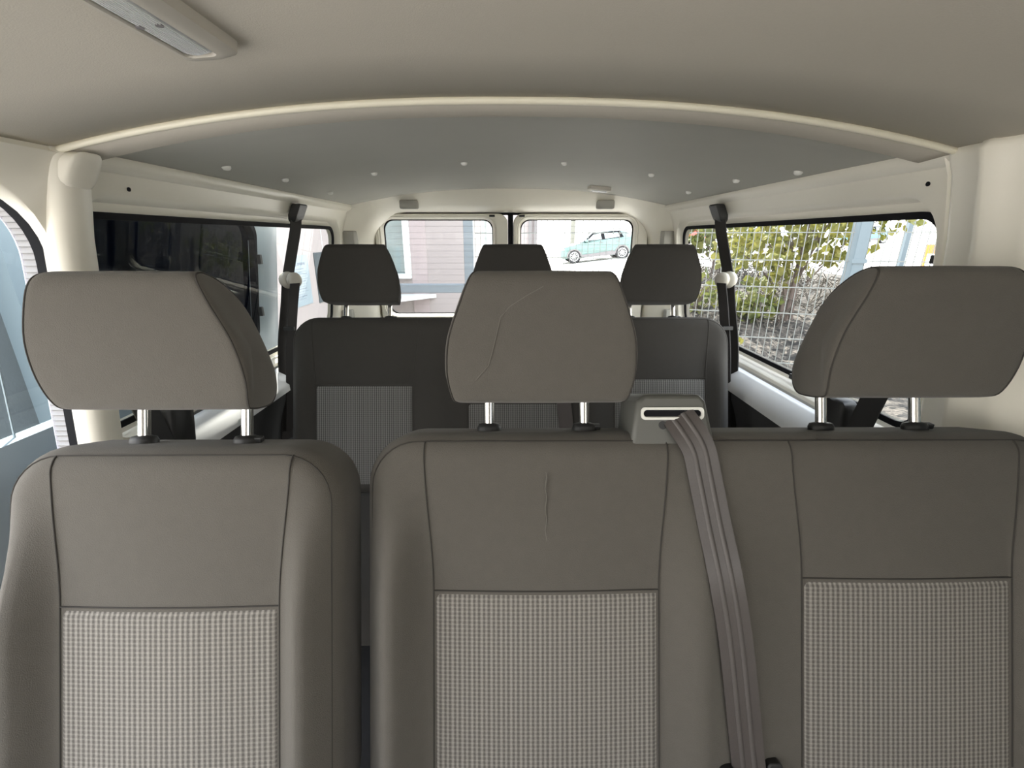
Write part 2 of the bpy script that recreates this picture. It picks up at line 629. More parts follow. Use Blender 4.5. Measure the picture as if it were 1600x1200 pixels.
# screw holes in the painted metal
for s, y, h, d in ((1, 0.886, 0.093, -0.020), (-1, 0.985, 0.092, -0.021), (-1, 0.845, 0.030, -0.0535), (1, 0.725, 0.085, -0.047)):
    mb = MB()
    p = side_pt(s, y, h, d)
    mb.disc(p, (-s, 0, -0.1), 0.0042, 0.002, 14)
    mb.build('screw_hole', RUBBER, walls[s], False)

# ceiling: front headliner, and the rear roof panel a step above it


def ceil_grid(y0, y1, lift, name, m, t):
    xs = [-0.775 + 1.55 * i / 48 for i in range(49)]
    ys = [y0 + (y1 - y0) * i / 8 for i in range(9)]
    mb = MB()
    mb.loops([[(x, y, CZ + CE(x) + lift) for x in xs] for y in ys], closed=False)
    o = mb.build(name, m, None, True, sharp=60, loc=(0, y0, CZ + 0.2))
    solid(o, t, 1.0)
    return o


o = ceil_grid(-1.30, 0.905, 0.0, 'ceiling', LINER, 0.012)
struct(o, 'beige grey fabric headliner over the front rows', 'ceiling')
o = ceil_grid(0.80, 2.36, 0.005, 'ceiling', PANEL, 0.02)
struct(o, 'smooth grey roof panel over the rear bench', 'ceiling')
# shallow lip along the headliner's rear edge
mb = MB()
xs = [-0.74 + 1.48 * i / 60 for i in range(61)]
prof = [(0.818, -0.001), (0.822, -0.006), (0.885, -0.009), (0.895, -0.006), (0.900, 0.004)]
mb.loops([[(x, y, CZ + CE(x) + dz) for y, dz in prof] for x in xs], closed=False)
o = mb.build('trim_1', LINER, None, True, sharp=50, loc=(0, 0.86, CZ + 0.2))
solid(o, 0.003, 0)
struct(o, 'curved grey lip behind the bright roof bead', 'trim')
mb = MB()
mb.tube([(x, 0.812, CZ + CE(x) - 0.004) for x in [-0.735 + 1.47 * i / 80 for i in range(81)]], 0.0058, 10)
o = mb.build('trim_2', BEAD, None, True, sharp=60, loc=(0, 0.812, CZ + 0.2))
struct(o, 'bright cream bead arching across the roof', 'trim')

# floor, cab front
mb = MB()
mb.box(-0.90, 0.90, -1.3, 2.42, FLOOR - 0.05, FLOOR)
o = mb.build('floor', CARPET, None, False, loc=(0, 0.5, FLOOR))
struct(o, 'dark carpeted van floor', 'floor')
mb = MB()
mb.box(-0.86, 0.86, -1.34, -1.28, FLOOR, CZ - 0.36)
mb.box(-0.86, 0.86, -1.34, -1.28, CZ + 0.06, CZ + 0.22)  # unseen header and side strips added to cut light through the windscreen
mb.box(-0.86, -0.70, -1.34, -1.28, CZ - 0.36, CZ + 0.06)
mb.box(0.66, 0.86, -1.34, -1.28, CZ - 0.36, CZ + 0.06)
o = mb.build('wall_front', DARKTRIM, None, False, loc=(0, -1.3, FLOOR))
struct(o, 'dark dashboard behind the viewer, unseen windscreen surround enlarged to cut front light', 'wall')

# rear frame of the body with arched door opening
wb = bpy.data.objects.new('wall_back', None)
COL.objects.link(wb)
wb.location = (0, 2.36, FLOOR)
struct(wb, 'cream rear door frame with arched header', 'wall')


def outer_hit(px, ph, grow=0.0):
    """from the centre of the opening out to the body section"""
    cx, ch = 0.0, -0.45
    lo, hi = 0.2, 6.0
    dx, dh = px - cx, ph - ch
    for _ in range(40):
        t = (lo + hi) / 2
        x, h = cx + dx * t, ch + dh * t
        top = CE(x) if abs(x) < 0.765 else 0.13
        inside = h < top + 0.01 + grow and h > -1.185 and abs(x) < XW(min(h, 0.12)) - 0.015 + grow
        if inside:
            lo = t
        else:
            hi = t
    return cx + dx * lo, ch + dh * lo


inner = rrect(-0.685, 0.715, -1.15, 0.118, 0.17, 10, 16, rb=0.06)


def grow_loop(e, y):
    return [(x, y, CZ + h) for x, h in rrect(-0.685 - e, 0.715 + e, -1.15 - e * 0.2, 0.118 + e * 0.62, 0.17 + e * 0.7, 10, 16, rb=0.06)]


mb = MB()
mb.loops([[(x, 2.43, CZ + h) for x, h in inner], grow_loop(0.004, 2.385), grow_loop(0.020, 2.345), grow_loop(0.050, 2.305),
          [(x, 2.245, CZ + h) for x, h in (outer_hit(*p) for p in inner)]])
mb.build('door_frame', PAINT, wb, True, sharp=55)
for x0, x1, y0, y1, nm in ((-0.515, -0.430, 0.128, 0.168, 0), (0.418, 0.500, 0.128, 0.168, 0)):
    mb = MB()
    mb.loops([[(x, yy, CZ + h) for x, h in rrect(x0 + e, x1 - e, y0 + e, y1 - e, 0.008, 3, 2)]
              for yy, e in ((2.30, 0), (2.272, 0), (2.268, 0.003))], cap1=True)
    bb = mb.build('header_pad', GREYP, wb, True, sharp=50)
for x0, x1, y0, y1 in ((-0.790, -0.735, -0.035, 0.030), (0.740, 0.795, -0.035, 0.030), (-0.84, -0.785, -0.52, -0.345), (0.790, 0.845, -0.52, -0.345)):
    mb = MB()
    mb.loops([[(x, yy, CZ + h) for x, h in rrect(x0 + e, x1 - e, y0 + e, y1 - e, 0.006, 3, 2)]
              for yy, e in ((2.30, 0), (2.250, 0), (2.246, 0.003))], cap1=True)
    mb.build('pillar_pad', GREYP, wb, True, sharp=50)

# two rear doors, each with a window, seal and heating wires
DOORS = [('door_1', -0.679, -0.005, (-0.640, -0.082), 'cream left-hand rear door with window onto the pinkish building', 'window_1'),
         ('door_2', 0.023, 0.709, (0.060, 0.640), 'cream right-hand rear door with window onto the teal car', 'window_2')]
for nm, x0, x1, (g0, g1), lab, wn in DOORS:
    d = bpy.data.objects.new(nm, None)
    COL.objects.link(d)
    d.location = ((x0 + x1) / 2, 2.43, FLOOR + 0.03)
    struct(d, lab, 'door')
    rl, rr = 0.02, 0.16

    def door_loop(e, y, x0=x0, x1=x1):
        return [(x, y, CZ + h) for x, h in rrect(x0 + e, x1 - e, -1.14 + e, 0.114 - e, 0.05, 8, 12)]

    def win_loop(e, y, r=0.045, g0=g0, g1=g1):
        return [(x, y, CZ + h) for x, h in rrect(g0 - e, g1 + e, -0.392 - e, 0.086 + e, r + e, 8, 12)]
    mb = MB()
    mb.loops([win_loop(0.0, 2.435), win_loop(0.004, 2.418), win_loop(0.012, 2.408), win_loop(0.018, 2.408), door_loop(0.012, 2.402) if False else win_loop(0.020, 2.400),
              door_loop(0.004, 2.398), door_loop(0.0, 2.404), door_loop(0.0, 2.45)])
    mb.build('inner_panel', WHITEP if False else PAINT, d, True, sharp=50)
    # pressed lower part of the panel
    mb = MB()
    mb.loops([[(x, yy, CZ + h) for x, h in rrect(x0 + 0.04 + e, x1 - 0.04 - e, -1.08 + e, -0.455 - e, 0.05, 5, 5)]
              for yy, e in ((2.402, 0), (2.388, 0.008), (2.384, 0.02))], cap1=True)
    mb.build('lower_panel', WHITEP, d, True, sharp=50)
    mb = MB()
    mb.loops([win_loop(0.006, 2.434, 0.05), win_loop(0.006, 2.446, 0.05), win_loop(-0.004, 2.446, 0.05), win_loop(-0.004, 2.434, 0.05), win_loop(0.006, 2.434, 0.05)])
    mb.build('window_seal', RUBBER, d, True, sharp=50)
    sx_ = g1 if nm == 'door_1' else g0
    sg = -1 if nm == 'door_1' else 1
    mb = MB()
    mb.box(sx_ - 0.012 + sg * 0.004, sx_ + 0.028 * 1 + sg * 0.004 - 0.012, 2.392, 2.402, CZ + 0.098, CZ + 0.108)
    mb.build('catch', BLACK, d, False)
    wn_o = MB().loops([win_loop(0.008, 2.438), win_loop(0.008, 2.442)], cap0=True, cap1=True).build(wn, GLASS, None, False, loc=((g0 + g1) / 2, 2.44, CZ - 0.39))
    struct(wn_o, 'heated glass pane in the rear door', 'window')
    mb = MB()
    hh = 0.055
    while hh > -0.37:
        mb.bar((g0 + 0.012, 2.4365, CZ + hh), (g1 - 0.012, 2.4365, CZ + hh), 0.0009, 0.0009)
        hh -= 0.0305
    mb.build('heating_wires', CLAD, wn_o, False)
# dark gap and seal between the two doors
mb = MB()
mb.box(-0.004, 0.022, 2.405, 2.452, CZ - 1.14, CZ + 0.112)
o = mb.build('trim_3', RUBBER, None, False, loc=(0.009, 2.43, CZ - 1.14))
struct(o, 'black rubber gap between the two rear doors', 'trim')
mb = MB()
out = [(x, 2.425, CZ + h) for x, h in rrect(-0.69, 0.72, -1.16, 0.121, 0.17, 10, 16, rb=0.06)]
inn = [(x, 2.425, CZ + h) for x, h in rrect(-0.675, 0.705, -1.14, 0.108, 0.06, 10, 16, rb=0.06)]
mb.loops([out, inn])
o = solid(mb.build('trim_4', RUBBER, None, False, loc=(0, 2.425, CZ - 1.1)), 0.012, 0)
struct(o, 'black rubber weather strip around the rear doors', 'trim')

# side windows: glass slab with black seal
n_win = 3


def side_window(s, y0, y1, h0, h1, r, glass, label, d=0.014):
    global n_win
    mb = MB()
    a = [side_pt(s, y, h, d) for y, h in rrect(y0, y1, h0, h1, r, 8, 10)]
    b = [side_pt(s, y, h, d + 0.004) for y, h in rrect(y0, y1, h0, h1, r, 8, 10)]
    mb.loops([a, b], cap0=True, cap1=True)
    o = mb.build('window_%d' % n_win, glass, None, False, loc=side_pt(s, (y0 + y1) / 2, h0, d))
    struct(o, label, 'window')
    n_win += 1
    mb = MB()
    e = 0.012
    lps = []
    for ee, dd in ((0.002, d + 0.001), (0.002, d - 0.006), (e * -1.0, d - 0.004), (e * -1.0, d + 0.001), (0.002, d + 0.001)):
        lps.append([side_pt(s, y, h, dd) for y, h in rrect(y0 - ee, y1 + ee, h0 - ee, h1 + ee, r + ee, 8, 10)])
    mb.loops(lps)
    mb.build('seal', RUBBER, o, True, sharp=50)
    return o


side_window(-1, 0.875, 2.20, -0.405, 0.046, 0.058, GLASS, 'left rear quarter window, open sliding door behind it')
wr = side_window(1, 0.875, 2.20, -0.405, 0.046, 0.058, GLASS, 'right rear quarter window onto the wire fence and tree')
side_window(1, -0.28, 0.668, -0.41, 0.062, 0.065, DIMGLASS, 'right middle window at the edge of the picture')
for y, h in ((0.877, -0.04), (0.877, -0.10), (1.30, -0.404), (0.99, -0.404)):
    mb = MB()
    p = side_pt(1, y, h, 0.004)
    mb.box(p[0] - 0.006, p[0] + 0.006, y - 0.012, y + 0.012, p[2] - 0.008, p[2] + 0.008)
    bevel(mb.build('clip', BLACK, wr, False), 0.002)

# the open sliding door, parked outside behind the left quarter window
sd = bpy.data.objects.new('door_3', None)
COL.objects.link(sd)
sd.location = (-0.97, 1.4, 0.45)
struct(sd, 'open sliding door standing outside the left quarter window', 'door')


def sdl(y0, y1, h0, h1, r, d):
    return [(-(XW(h) + 0.155 + d), y, CZ + h) for y, h in rrect(y0, y1, h0, h1, r, 8, 10)]


mb = MB()
mb.loops([sdl(0.72, 1.78, -0.395, 0.05, 0.06, 0.03), sdl(0.715, 1.79, -0.40, 0.055, 0.06, 0.0), sdl(0.70, 1.83, -0.45, 0.075, 0.06, -0.012),
          sdl(0.69, 1.93, -0.49, 0.10, 0.05, -0.012), sdl(0.67, 1.955, -1.22, 0.13, 0.05, 0.0), sdl(0.665, 1.96, -1.23, 0.135, 0.05, 0.05)])
mb.build('door_body', PALEMETAL, sd, True, sharp=50)
mb = MB()
mb.loops([sdl(1.02, 1.795, -0.41, 0.06, 0.06, 0.022), sdl(1.02, 1.795, -0.41, 0.06, 0.06, 0.027)], cap0=True, cap1=True)
mb.build('privacy_glass', PGLASS, sd, False)
mb = MB()
mb.loops([sdl(0.705, 1.00, -0.41, 0.06, 0.06, 0.022), sdl(0.705, 1.00, -0.41, 0.06, 0.06, 0.027)], cap0=True, cap1=True)
mb.build('front_glass', CGLASS, sd, False)
mb = MB()
mb.bar((-(XW(0.06) + 0.17), 1.01, CZ + 0.06), (-(XW(-0.41) + 0.17), 1.01, CZ - 0.41), 0.03, 0.02, up=(0, 1, 0))
mb.build('window_divider', BLACK, sd, False)
mb = MB()
mb.bar((-(XW(0.04) + 0.172), 0.862, CZ + 0.04), (-(XW(-0.40) + 0.172), 0.862, CZ - 0.40), 0.003, 0.003, up=(0, 1, 0))
mb.build('edge_reflection', PALEMETAL, sd, False)  # reflection of the body edge in the pane, built as a pale bar
mb = MB()
mb.loops([sdl(1.016, 1.793, -0.408, 0.058, 0.06, -0.002), sdl(1.016, 1.793, -0.408, 0.058, 0.06, -0.006), sdl(1.026, 1.783, -0.398, 0.048, 0.06, -0.002), sdl(1.026, 1.783, -0.398, 0.048, 0.06, 0.03)])
mb.build('glass_seal', RUBBER, sd, True, sharp=50)
for h in (-0.08, -0.28):
    mb = MB()
    X = -(XW(h) + 0.14)
    mb.box(X - 0.01, X + 0.006, 1.785, 1.80, CZ + h - 0.018, CZ + h + 0.018)
    bevel(mb.build('clip', BLACK, sd, False), 0.002)
# ribbed strip and lilac edge seen beside the seal: the shut face of the rear body side outside the opening
mb = MB()
nr = 150
base = rrect(-0.27, 0.830, -1.15, 0.087, 0.125, 14, 26)
seg = []
pts = base + [base[0]]
acc = [0]
for i in range(len(pts) - 1):
    acc.append(acc[-1] + math.dist(pts[i], pts[i + 1]))
N = int(acc[-1] / 0.0055)
k = 0
fine = []
for i in range(N):
    t = acc[-1] * i / N
    while acc[k + 1] < t:
        k += 1
    q = (t - acc[k]) / (acc[k + 1] - acc[k])
    fine.append((pts[k][0] + (pts[k + 1][0] - pts[k][0]) * q, pts[k][1] + (pts[k + 1][1] - pts[k][1]) * q))
la, lb = [], []
for i, (y, h) in enumerate(fine):
    e = 0.005 if i % 2 else 0.0
    cy, ch = 0.28, -0.5
    v = Vector((y - cy, h - ch)).normalized()
    la.append(side_pt(-1, y - v.x * e, h - v.y * e, 0.022))
    lb.append(side_pt(-1, y - v.x * e, h - v.y * e, 0.047))
mb.loops([la, lb])
solid(mb.build('ribbed_strip', RIB, walls[-1], False), 0.004, 0)
mb = MB()
mb.tube([side_pt(-1, y, h, 0.050) for y, h in fine[::3]], 0.0035, 6, closed=True)
mb.build('body_edge', LILAC, walls[-1], True)

# ------------------------------------------------------------------ seats
# seat frames: x across, u up along the backrest, n out of the cushion face towards the front


def seat_xf(D):
    def f(x, u, n):
        return (x, D * CT + u * ST - n * CT, CZ - D * ST + u * CT + n * ST)
    return f


def pillow(xf, x0, x1, u0, u1, T, R, r, disp, name, m, parent):
    """upholstered block: rounded outline R, rounded front edge r, face displaced by disp(x, u)"""
    mb = MB()
    lps = []

    def L(e, n, front):
        pts = rrect(x0 + e, x1 - e, u0 + e * 0.6, u1 - e, max(R - e, 0.012), 8, 90, rb=0.03)
        q = smooth01(e / 0.05) if front else 0
        return [xf(x, u, n + (disp(x, u) * q if front else 0)) for x, u in pts]
    mh = min(x1 - x0, (u1 - u0)) / 2
    for e in (mh * 0.9, 0.05, 0.025):
        lps.append(L(e, -T, False))
    for k in range(1, 5):
        a = PI / 2 * k / 4
        lps.append(L(0.025 * (1 - math.sin(a)), -T + 0.025 * (1 - math.cos(a)), False))
    for k in range(0, 7):
        a = PI / 2 * k / 6
        lps.append(L(r * (1 - math.cos(a)), -r + r * math.sin(a), True))
    for e in (r + 0.010, r + 0.020, r + 0.030):
        lps.append(L(e, 0, True))
    # from there shrink onto the middle line of the face
    e = r + 0.030
    flat = rrect(x0 + e, x1 - e, u0 + e * 0.6, u1 - e, max(R - e, 0.012), 8, 90, rb=0.03)
    hw, hh = (x1 - x0) / 2 - e, ((u1 - e) - (u0 + e * 0.6)) / 2
    cx, cu = (x0 + x1) / 2, ((u1 - e) + (u0 + e * 0.6)) / 2
    lx, lu = max(hw - hh, 0), max(hh - hw, 0)
    for k in range(1, 25):
        q = k / 24
        ring = []
        for x, u in flat:
            sx_ = cx + max(-lx, min(lx, x - cx))
            su_ = cu + max(-lu, min(lu, u - cu))
            xx, uu = x + (sx_ - x) * q, u + (su_ - u) * q
            ring.append(xf(xx, uu, disp(xx, uu)))
        lps.append(ring)
    mb.loops(lps, cap0=True)
    return mb.build(name, m, parent, True, sharp=80)


def catmull(P, sub=4):
    n = len(P)
    out = []
    for i in range(n):
        p0, p1, p2, p3 = P[i - 1], P[i], P[(i + 1) % n], P[(i + 2) % n]
        for k in range(sub):
            t = k / sub
            out.append(tuple(0.5 * (2 * b + (c - a) * t + (2 * a - 5 * b + 4 * c - d) * t * t + (3 * b - a - 3 * c + d) * t ** 3)
                             for a, b, c, d in zip(p0, p1, p2, p3)))
    return out


HR = catmull([(0.010, -0.026, 0.116), (0.026, -0.018, 0.121), (0.042, 0.015, 0.126), (0.060, 0.060, 0.121), (0.076, 0.105, 0.104), (0.080, 0.130, 0.094),
              (0.072, 0.142, 0.088), (0.052, 0.147, 0.084), (0.020, 0.142, 0.084), (-0.020, 0.122, 0.086), (-0.052, 0.080, 0.092), (-0.076, 0.030, 0.100),
              (-0.080, 0.000, 0.102), (-0.066, -0.020, 0.104), (-0.030, -0.026, 0.110)], 4)


def head_restraint(xf, c, du, parent, mark=False, k=1.0, fab=None, lift=0.0):
    cn = sum(p[0] for p in HR) / len(HR)
    cu = sum(p[1] for p in HR) / len(HR)

    ch_ = sum(p[2] for p in HR) / len(HR)

    def ring(t, add, sc):
        return [xf(c + (t * (p[2] if sc > 0.99 else ch_ + (p[2] - ch_) * sc) + math.copysign(add, t)), du + lift + (cu + (p[1] - cu) * sc) * k, cn + (p[0] - cn) * sc) for p in HR]
    cap = [(1, 0.012, 0.06), (1, 0.0118, 0.25), (1, 0.011, 0.45), (1, 0.0095, 0.65), (1, 0.0075, 0.80), (1, 0.005, 0.90), (1, 0.0025, 0.955), (1, 0.0, 0.985), (0.975, 0, 0.998)]
    seq = [(-a, b, s_) for a, b, s_ in cap] + [(-0.9, 0, 1), (-0.6, 0, 1.0), (-0.2, 0, 1.004), (0.2, 0, 1.004), (0.6, 0, 1.0), (0.9, 0, 1)] + cap[::-1]
    mb = MB()
    mb.loops([ring(*q) for q in seq], cap0=True, cap1=True)
    h = mb.build('head_restraint', fab or FABRIC, parent, True, sharp=85)
    for sg in (-1, 1):
        mb = MB()
        mb.tube(ring(sg, -0.0005, 0.985), 0.0012, 5, closed=True)
        mb.build('seam', THREAD, h, True)
        x = c + sg * 0.0735
        mb = MB()
        mb.tube([xf(x, du - 0.062, -0.055), xf(x, du - 0.01, -0.055), xf(x, du + 0.02, -0.052)], 0.0078, 16)
        mb.build('post', CHROME, h, True, sharp=50)
        mb = MB()
        mb.loops([[xf(x + a * rr_, du + uu, -0.055 + b * rr_ * 0.75) for a, b in [(math.cos(2 * PI * j / 24), math.sin(2 * PI * j / 24)) for j in range(24)]]
                  for rr_, uu in ((0.019, -0.074), (0.019, -0.067), (0.0165, -0.062), (0.009, -0.060))], cap0=True, cap1=True)
        mb.build('post_collar', BLACK, h, True, sharp=50)
        if sg > 0:
            mb = MB()
            p = xf(x + 0.018, du - 0.066, -0.052)
            mb.box(p[0] - 0.004, p[0] + 0.006, p[1] - 0.005, p[1] + 0.005, p[2] - 0.004, p[2] + 0.004)
            bevel(mb.build('release_button', BLACK, h, False), 0.0015)
    if mark:
        face = [p for p in HR]

        def nface(u):
            best = max((p for p in face if p[0] > 0.0 and p[1] < 0.14), key=lambda p: -abs(p[1] - u))
            return best[0] * 1.004
        path = [(-0.088, 0.005), (-0.070, 0.025), (-0.060, 0.060), (-0.054, 0.085), (-0.042, 0.098), (-0.022, 0.110), (0.0, 0.122)]
        mb = MB()
        mb.tube([xf(c + a, du + b, nface(b) + 0.0005) for a, b in path], 0.0006, 4)
        mb.build('crease_mark', DUST, h, True)
    return h


def make_seat(name, label, cat, group, D, x0, x1, ridges, panels, utop, ubot, restraints, rdu, root, marks=(), Rc=0.07, belly=0.0, fab=None, chk=None, rk=1.0, lifts=None):
    fab, chk = fab or FABRIC, chk or CHECK
    xf = seat_xf(D)
    t = thing(name, label, cat, root, group)

    def disp(x, u):
        v = 0.0
        fade = smooth01((utop - 0.03 - u) / 0.22)
        for cx, wd, amp in ridges:
            q = abs(x - cx) / wd
            if q < 1:
                v += amp * fade * (0.5 + 0.5 * math.cos(PI * q))
        for a, b, _ in panels:
            if a < x < b:
                v += belly * math.sin(PI * (x - a) / (b - a)) * fade
        return v
    pillow(xf, x0, x1, ubot, utop, 0.115, Rc, 0.034, disp, 'backrest', fab, t)
    # piping along the front edge
    pts = rrect(x0 + 0.011, x1 - 0.011, ubot + 0.01, utop - 0.011, Rc - 0.011, 8, 40, rb=0.03)
    mb = MB()
    a1 = math.acos(1 - 0.011 / 0.034)
    mb.tube([xf(x, u, -0.034 + 0.034 * math.sin(a1) + 0.0005) for x, u in pts], 0.0010, 6, closed=True)
    mb.build('edge_seam', THREAD, t, True)
    for a, b, pu in panels:
        # checked cloth panel
        nx, nu = 40, 24
        vs, uvs, fs = [], [], []
        for j in range(nu + 1):
            for i in range(nx + 1):
                x = a + (b - a) * i / nx
                u = ubot + 0.03 + (pu - ubot - 0.03) * j / nu
                edge = i in (0, nx) or j in (0, nu)
                vs.append(xf(x, u, disp(x, u) + (-0.002 if edge else 0.0024)))
                uvs.append((x, u))
        for j in range(nu):
            for i in range(nx):
                k = j * (nx + 1) + i
                fs.append((k, k + 1, k + nx + 2, k + nx + 1))
        obj('checked_panel', vs, fs, chk, t, True, uvs=uvs)
        for xx, sg in ((a, 1), (b, -1)):
            mb = MB()
            P = []
            for i in range(49):
                u = ubot + 0.05 + (utop - 0.011 - ubot - 0.05) * (1 - (1 - i / 48) ** 1.6)
                lean = -sg * 0.014 * smooth01((u - pu) / 0.2)
                ee = utop - u
                rn = 0.0 if ee > 0.034 else -0.034 + 0.034 * math.sin(math.acos(max(-1, min(1, 1 - ee / 0.034))))
                P.append(xf(xx + lean, u, disp(xx + lean, u) + rn + 0.0005))
            mb.tube(P, 0.0011, 6)
            mb.build('seam', THREAD, t, True)
        mb = MB()
        mb.tube([xf(a + (b - a) * i / 12, pu, disp(a + (b - a) * i / 12, pu) + 0.0005) for i in range(13)], 0.0011, 6)
        mb.build('seam', THREAD, t, True)
    for i, c in enumerate(restraints):
        head_restraint(xf, c, rdu, t, mark=i in marks, fab=fab, k=rk, lift=lifts[i] if lifts else 0.0)
    # cushion and base
    yb = D * CT + ubot * ST
    zb = CZ - D * ST + ubot * CT
    mb = MB()
    mb.loops([[(x, y, z) for x, y in rrect(x0 + e, x1 - e, yb - 0.46 + e, yb + 0.10 - e, 0.06, 6, 8)]
              for z, e in ((zb - 0.13, 0.02), (zb - 0.12, 0.0), (zb - 0.03, 0.0), (zb - 0.008, 0.01), (zb + 0.002, 0.03), (zb + 0.004, 0.08))], cap0=True, cap1=True)
    mb.build('cushion', fab, t, True, sharp=60)
    for xx in (x0 + 0.07, x1 - 0.07):
        mb = MB()
        mb.box(xx - 0.02, xx + 0.02, yb - 0.40, yb + 0.05, FLOOR, zb - 0.125)
        mb.build('leg', BLACK, t, False)
    return t, xf, disp


# single tip seat by the sliding door
single, xfS, dS = make_seat('single_seat', 'dark grey single fabric seat beside the open sliding door, left of the double bench', 'seat', None,
                            0.59, -0.672, -0.226, [(-0.640, 0.058, 0.045), (-0.262, 0.042, 0.028)], [(-0.587, -0.302, -0.290)],
                            -0.083, -0.60, [-0.449], -0.012, (-0.449, 0.30, FLOOR), Rc=0.075, belly=0.006, rk=0.96, lifts=[0.005])
# double bench
double, xfD, dD = make_seat('bench_seat', 'dark grey double bench seat with belt unit between its two headrests', 'seat', None,
                            0.64, -0.208, 0.812, [(-0.172, 0.068, 0.048), (0.264, 0.048, 0.016), (0.305, 0.11, 0.012), (0.775, 0.064, 0.046)],
                            [(-0.108, 0.213, -0.294), (0.419, 0.720, -0.279)],
                            -0.072, -0.60, [0.043, 0.559], 0.0, (0.30, 0.35, FLOOR), marks=(0,), Rc=0.075, belly=0.006, lifts=[0.0, 0.006])
# rear bench
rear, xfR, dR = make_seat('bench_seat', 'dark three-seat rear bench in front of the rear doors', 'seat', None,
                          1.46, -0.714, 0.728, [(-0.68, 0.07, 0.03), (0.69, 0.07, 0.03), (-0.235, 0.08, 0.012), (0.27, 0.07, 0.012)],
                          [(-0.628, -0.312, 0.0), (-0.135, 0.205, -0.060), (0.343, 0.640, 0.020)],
                          0.222, -0.36, [-0.475, 0.012, 0.482], 0.290, (0.0, 1.25, FLOOR), Rc=0.085, belly=0.004, fab=SHADEFAB, chk=SHADECHECK)
# rub mark down the middle of the double bench's left backrest
mb = MB()
mb.tube([xfD(0.052 + 0.0012 * math.sin(i * 1.7), -0.125 - 0.165 * i / 20, dD(0.052, -0.2) + 0.0002) for i in range(21)], [0.0005 + 0.0006 * abs(math.sin(i * 0.9)) for i in range(21)], 4)
mb.build('rub_mark', DUST, double, True)

# belt outlet on the double bench
mb = MB()
poly = [(0.176, -0.092), (0.299, -0.092), (0.285, -0.026), (0.277, -0.016), (0.194, -0.016), (0.184, -0.026)]
mb.loops([[xfD(x, u, n) for x, u in poly] for n in (-0.10, -0.006)], cap0=True, cap1=True)
unit = mb.build('belt_outlet', UNIT, double, True, sharp=30)
bevel(unit, 0.006, 3)
mb = MB()
mb.loops([[xfD(x, u, n) for x, u in rrect(0.190 + e, 0.281 - e, -0.052 + e, -0.034 - e, 0.006, 4, 3)]
          for n, e in ((-0.008, 0.0), (-0.0035, 0.0), (-0.0035, 0.0035), (-0.0055, 0.0042))])
mb.build('slot_bezel', BEZEL, unit, True, sharp=40)
mb = MB()
mb.loops([[xfD(x, u, n) for x, u in rrect(0.194, 0.277, -0.047, -0.036, 0.004, 4, 3)] for n in (-0.012, -0.0052)], cap0=True, cap1=True)
mb.build('slot', RUBBER, unit, False)
mb = MB()
mb.disc(xfD(0.222, -0.060, -0.009), (0, -CT, ST), 0.006, 0.004, 14)
mb.build('belt_stop', BLACK, unit, True)


def strap(xf, path, wid, th, name, parent, m=BELT, stripe=True):
    """belt webbing: path of (x, u, n); width runs across the path in the x-u plane"""
    pts = catmull_open(path, 6)
    A, B, C_, D_ = [], [], [], []
    S = [[], []]
    for i, p in enumerate(pts):
        q0, q1 = pts[max(i - 1, 0)], pts[min(i + 1, len(pts) - 1)]
        dx, du = q1[0] - q0[0], q1[1] - q0[1]
        l = math.hypot(dx, du) or 1
        px_, pu_ = -du / l, dx / l
        if px_ < 0:
            px_, pu_ = -px_, -pu_
        for arr, k, nn in ((A, -0.5, 0), (B, 0.5, 0), (C_, 0.5, -th), (D_, -0.5, -th)):
            arr.append(xf(p[0] + px_ * wid * k, p[1] + pu_ * wid * k, p[2] + nn))
        for sk, c in ((0, -0.17), (1, 0.17)):
            for e in (-0.075, 0.075):
                S[sk].append(xf(p[0] + px_ * wid * (c + e), p[1] + pu_ * wid * (c + e), p[2] + 0.0003))
    mb = MB()
    mb.loops([list(q) for q in zip(A, B, C_, D_)], cap0=True, cap1=True)
    o = mb.build(name, m, parent, True, sharp=40)
    if stripe:
        for sk in (0, 1):
            mb = MB()
            P = S[sk]
            mb.loops([[P[2 * i], P[2 * i + 1]] for i in range(len(P) // 2)], closed=False)
            solid(mb.build('stripe', BELTLINE, o, True), 0.0002, 0)
    return o


def catmull_open(P, sub):
    out = []
    n = len(P)
    for i in range(n - 1):
        p0, p1, p2, p3 = P[max(i - 1, 0)], P[i], P[i + 1], P[min(i + 2, n - 1)]
        for k in range(sub):
            t = k / sub
            out.append(tuple(0.5 * (2 * b + (c - a) * t + (2 * a - 5 * b + 4 * c - d) * t * t + (3 * b - a - 3 * c + d) * t ** 3)
                             for a, b, c, d in zip(p0, p1, p2, p3)))
    out.append(tuple(P[-1]))
    return out


def on(x, u, k=0.004):
    return (x, u, max(dD(x + e, u) for e in (-0.026, -0.015, 0.0, 0.015, 0.026)) + k)


strap(xfD, [(0.240, -0.040, -0.010), (0.252, -0.062, 0.004), on(0.268, -0.092, 0.008), on(0.277, -0.13, 0.006), on(0.288, -0.20), on(0.299, -0.274),
            on(0.314, -0.366), on(0.330, -0.50), on(0.338, -0.575)], 0.047, 0.0014, 'seat_belt', double)
for x in (0.272, 0.302, 0.372):
    mb = MB()
    mb.loops([[xfD(xx, uu, n) for xx, uu in rrect(x - 0.011, x + 0.011, -0.60, -0.533, 0.006, 4, 3)] for n in (dD(x, -0.56) - 0.004, dD(x, -0.56) + 0.012)], cap0=True, cap1=True)
    bevel(mb.build('buckle', BLACK, double, True, sharp=40), 0.002)
# belt of the rear bench's middle place
strap(xfR, [(0.155, 0.18, 0.012), (0.165, 0.05, 0.008), (0.182, -0.10, 0.006), (0.195, -0.25, 0.006)], 0.046, 0.0014, 'seat_belt', rear, stripe=False)

# ------------------------------------------------------------------ side belts of the rear bench


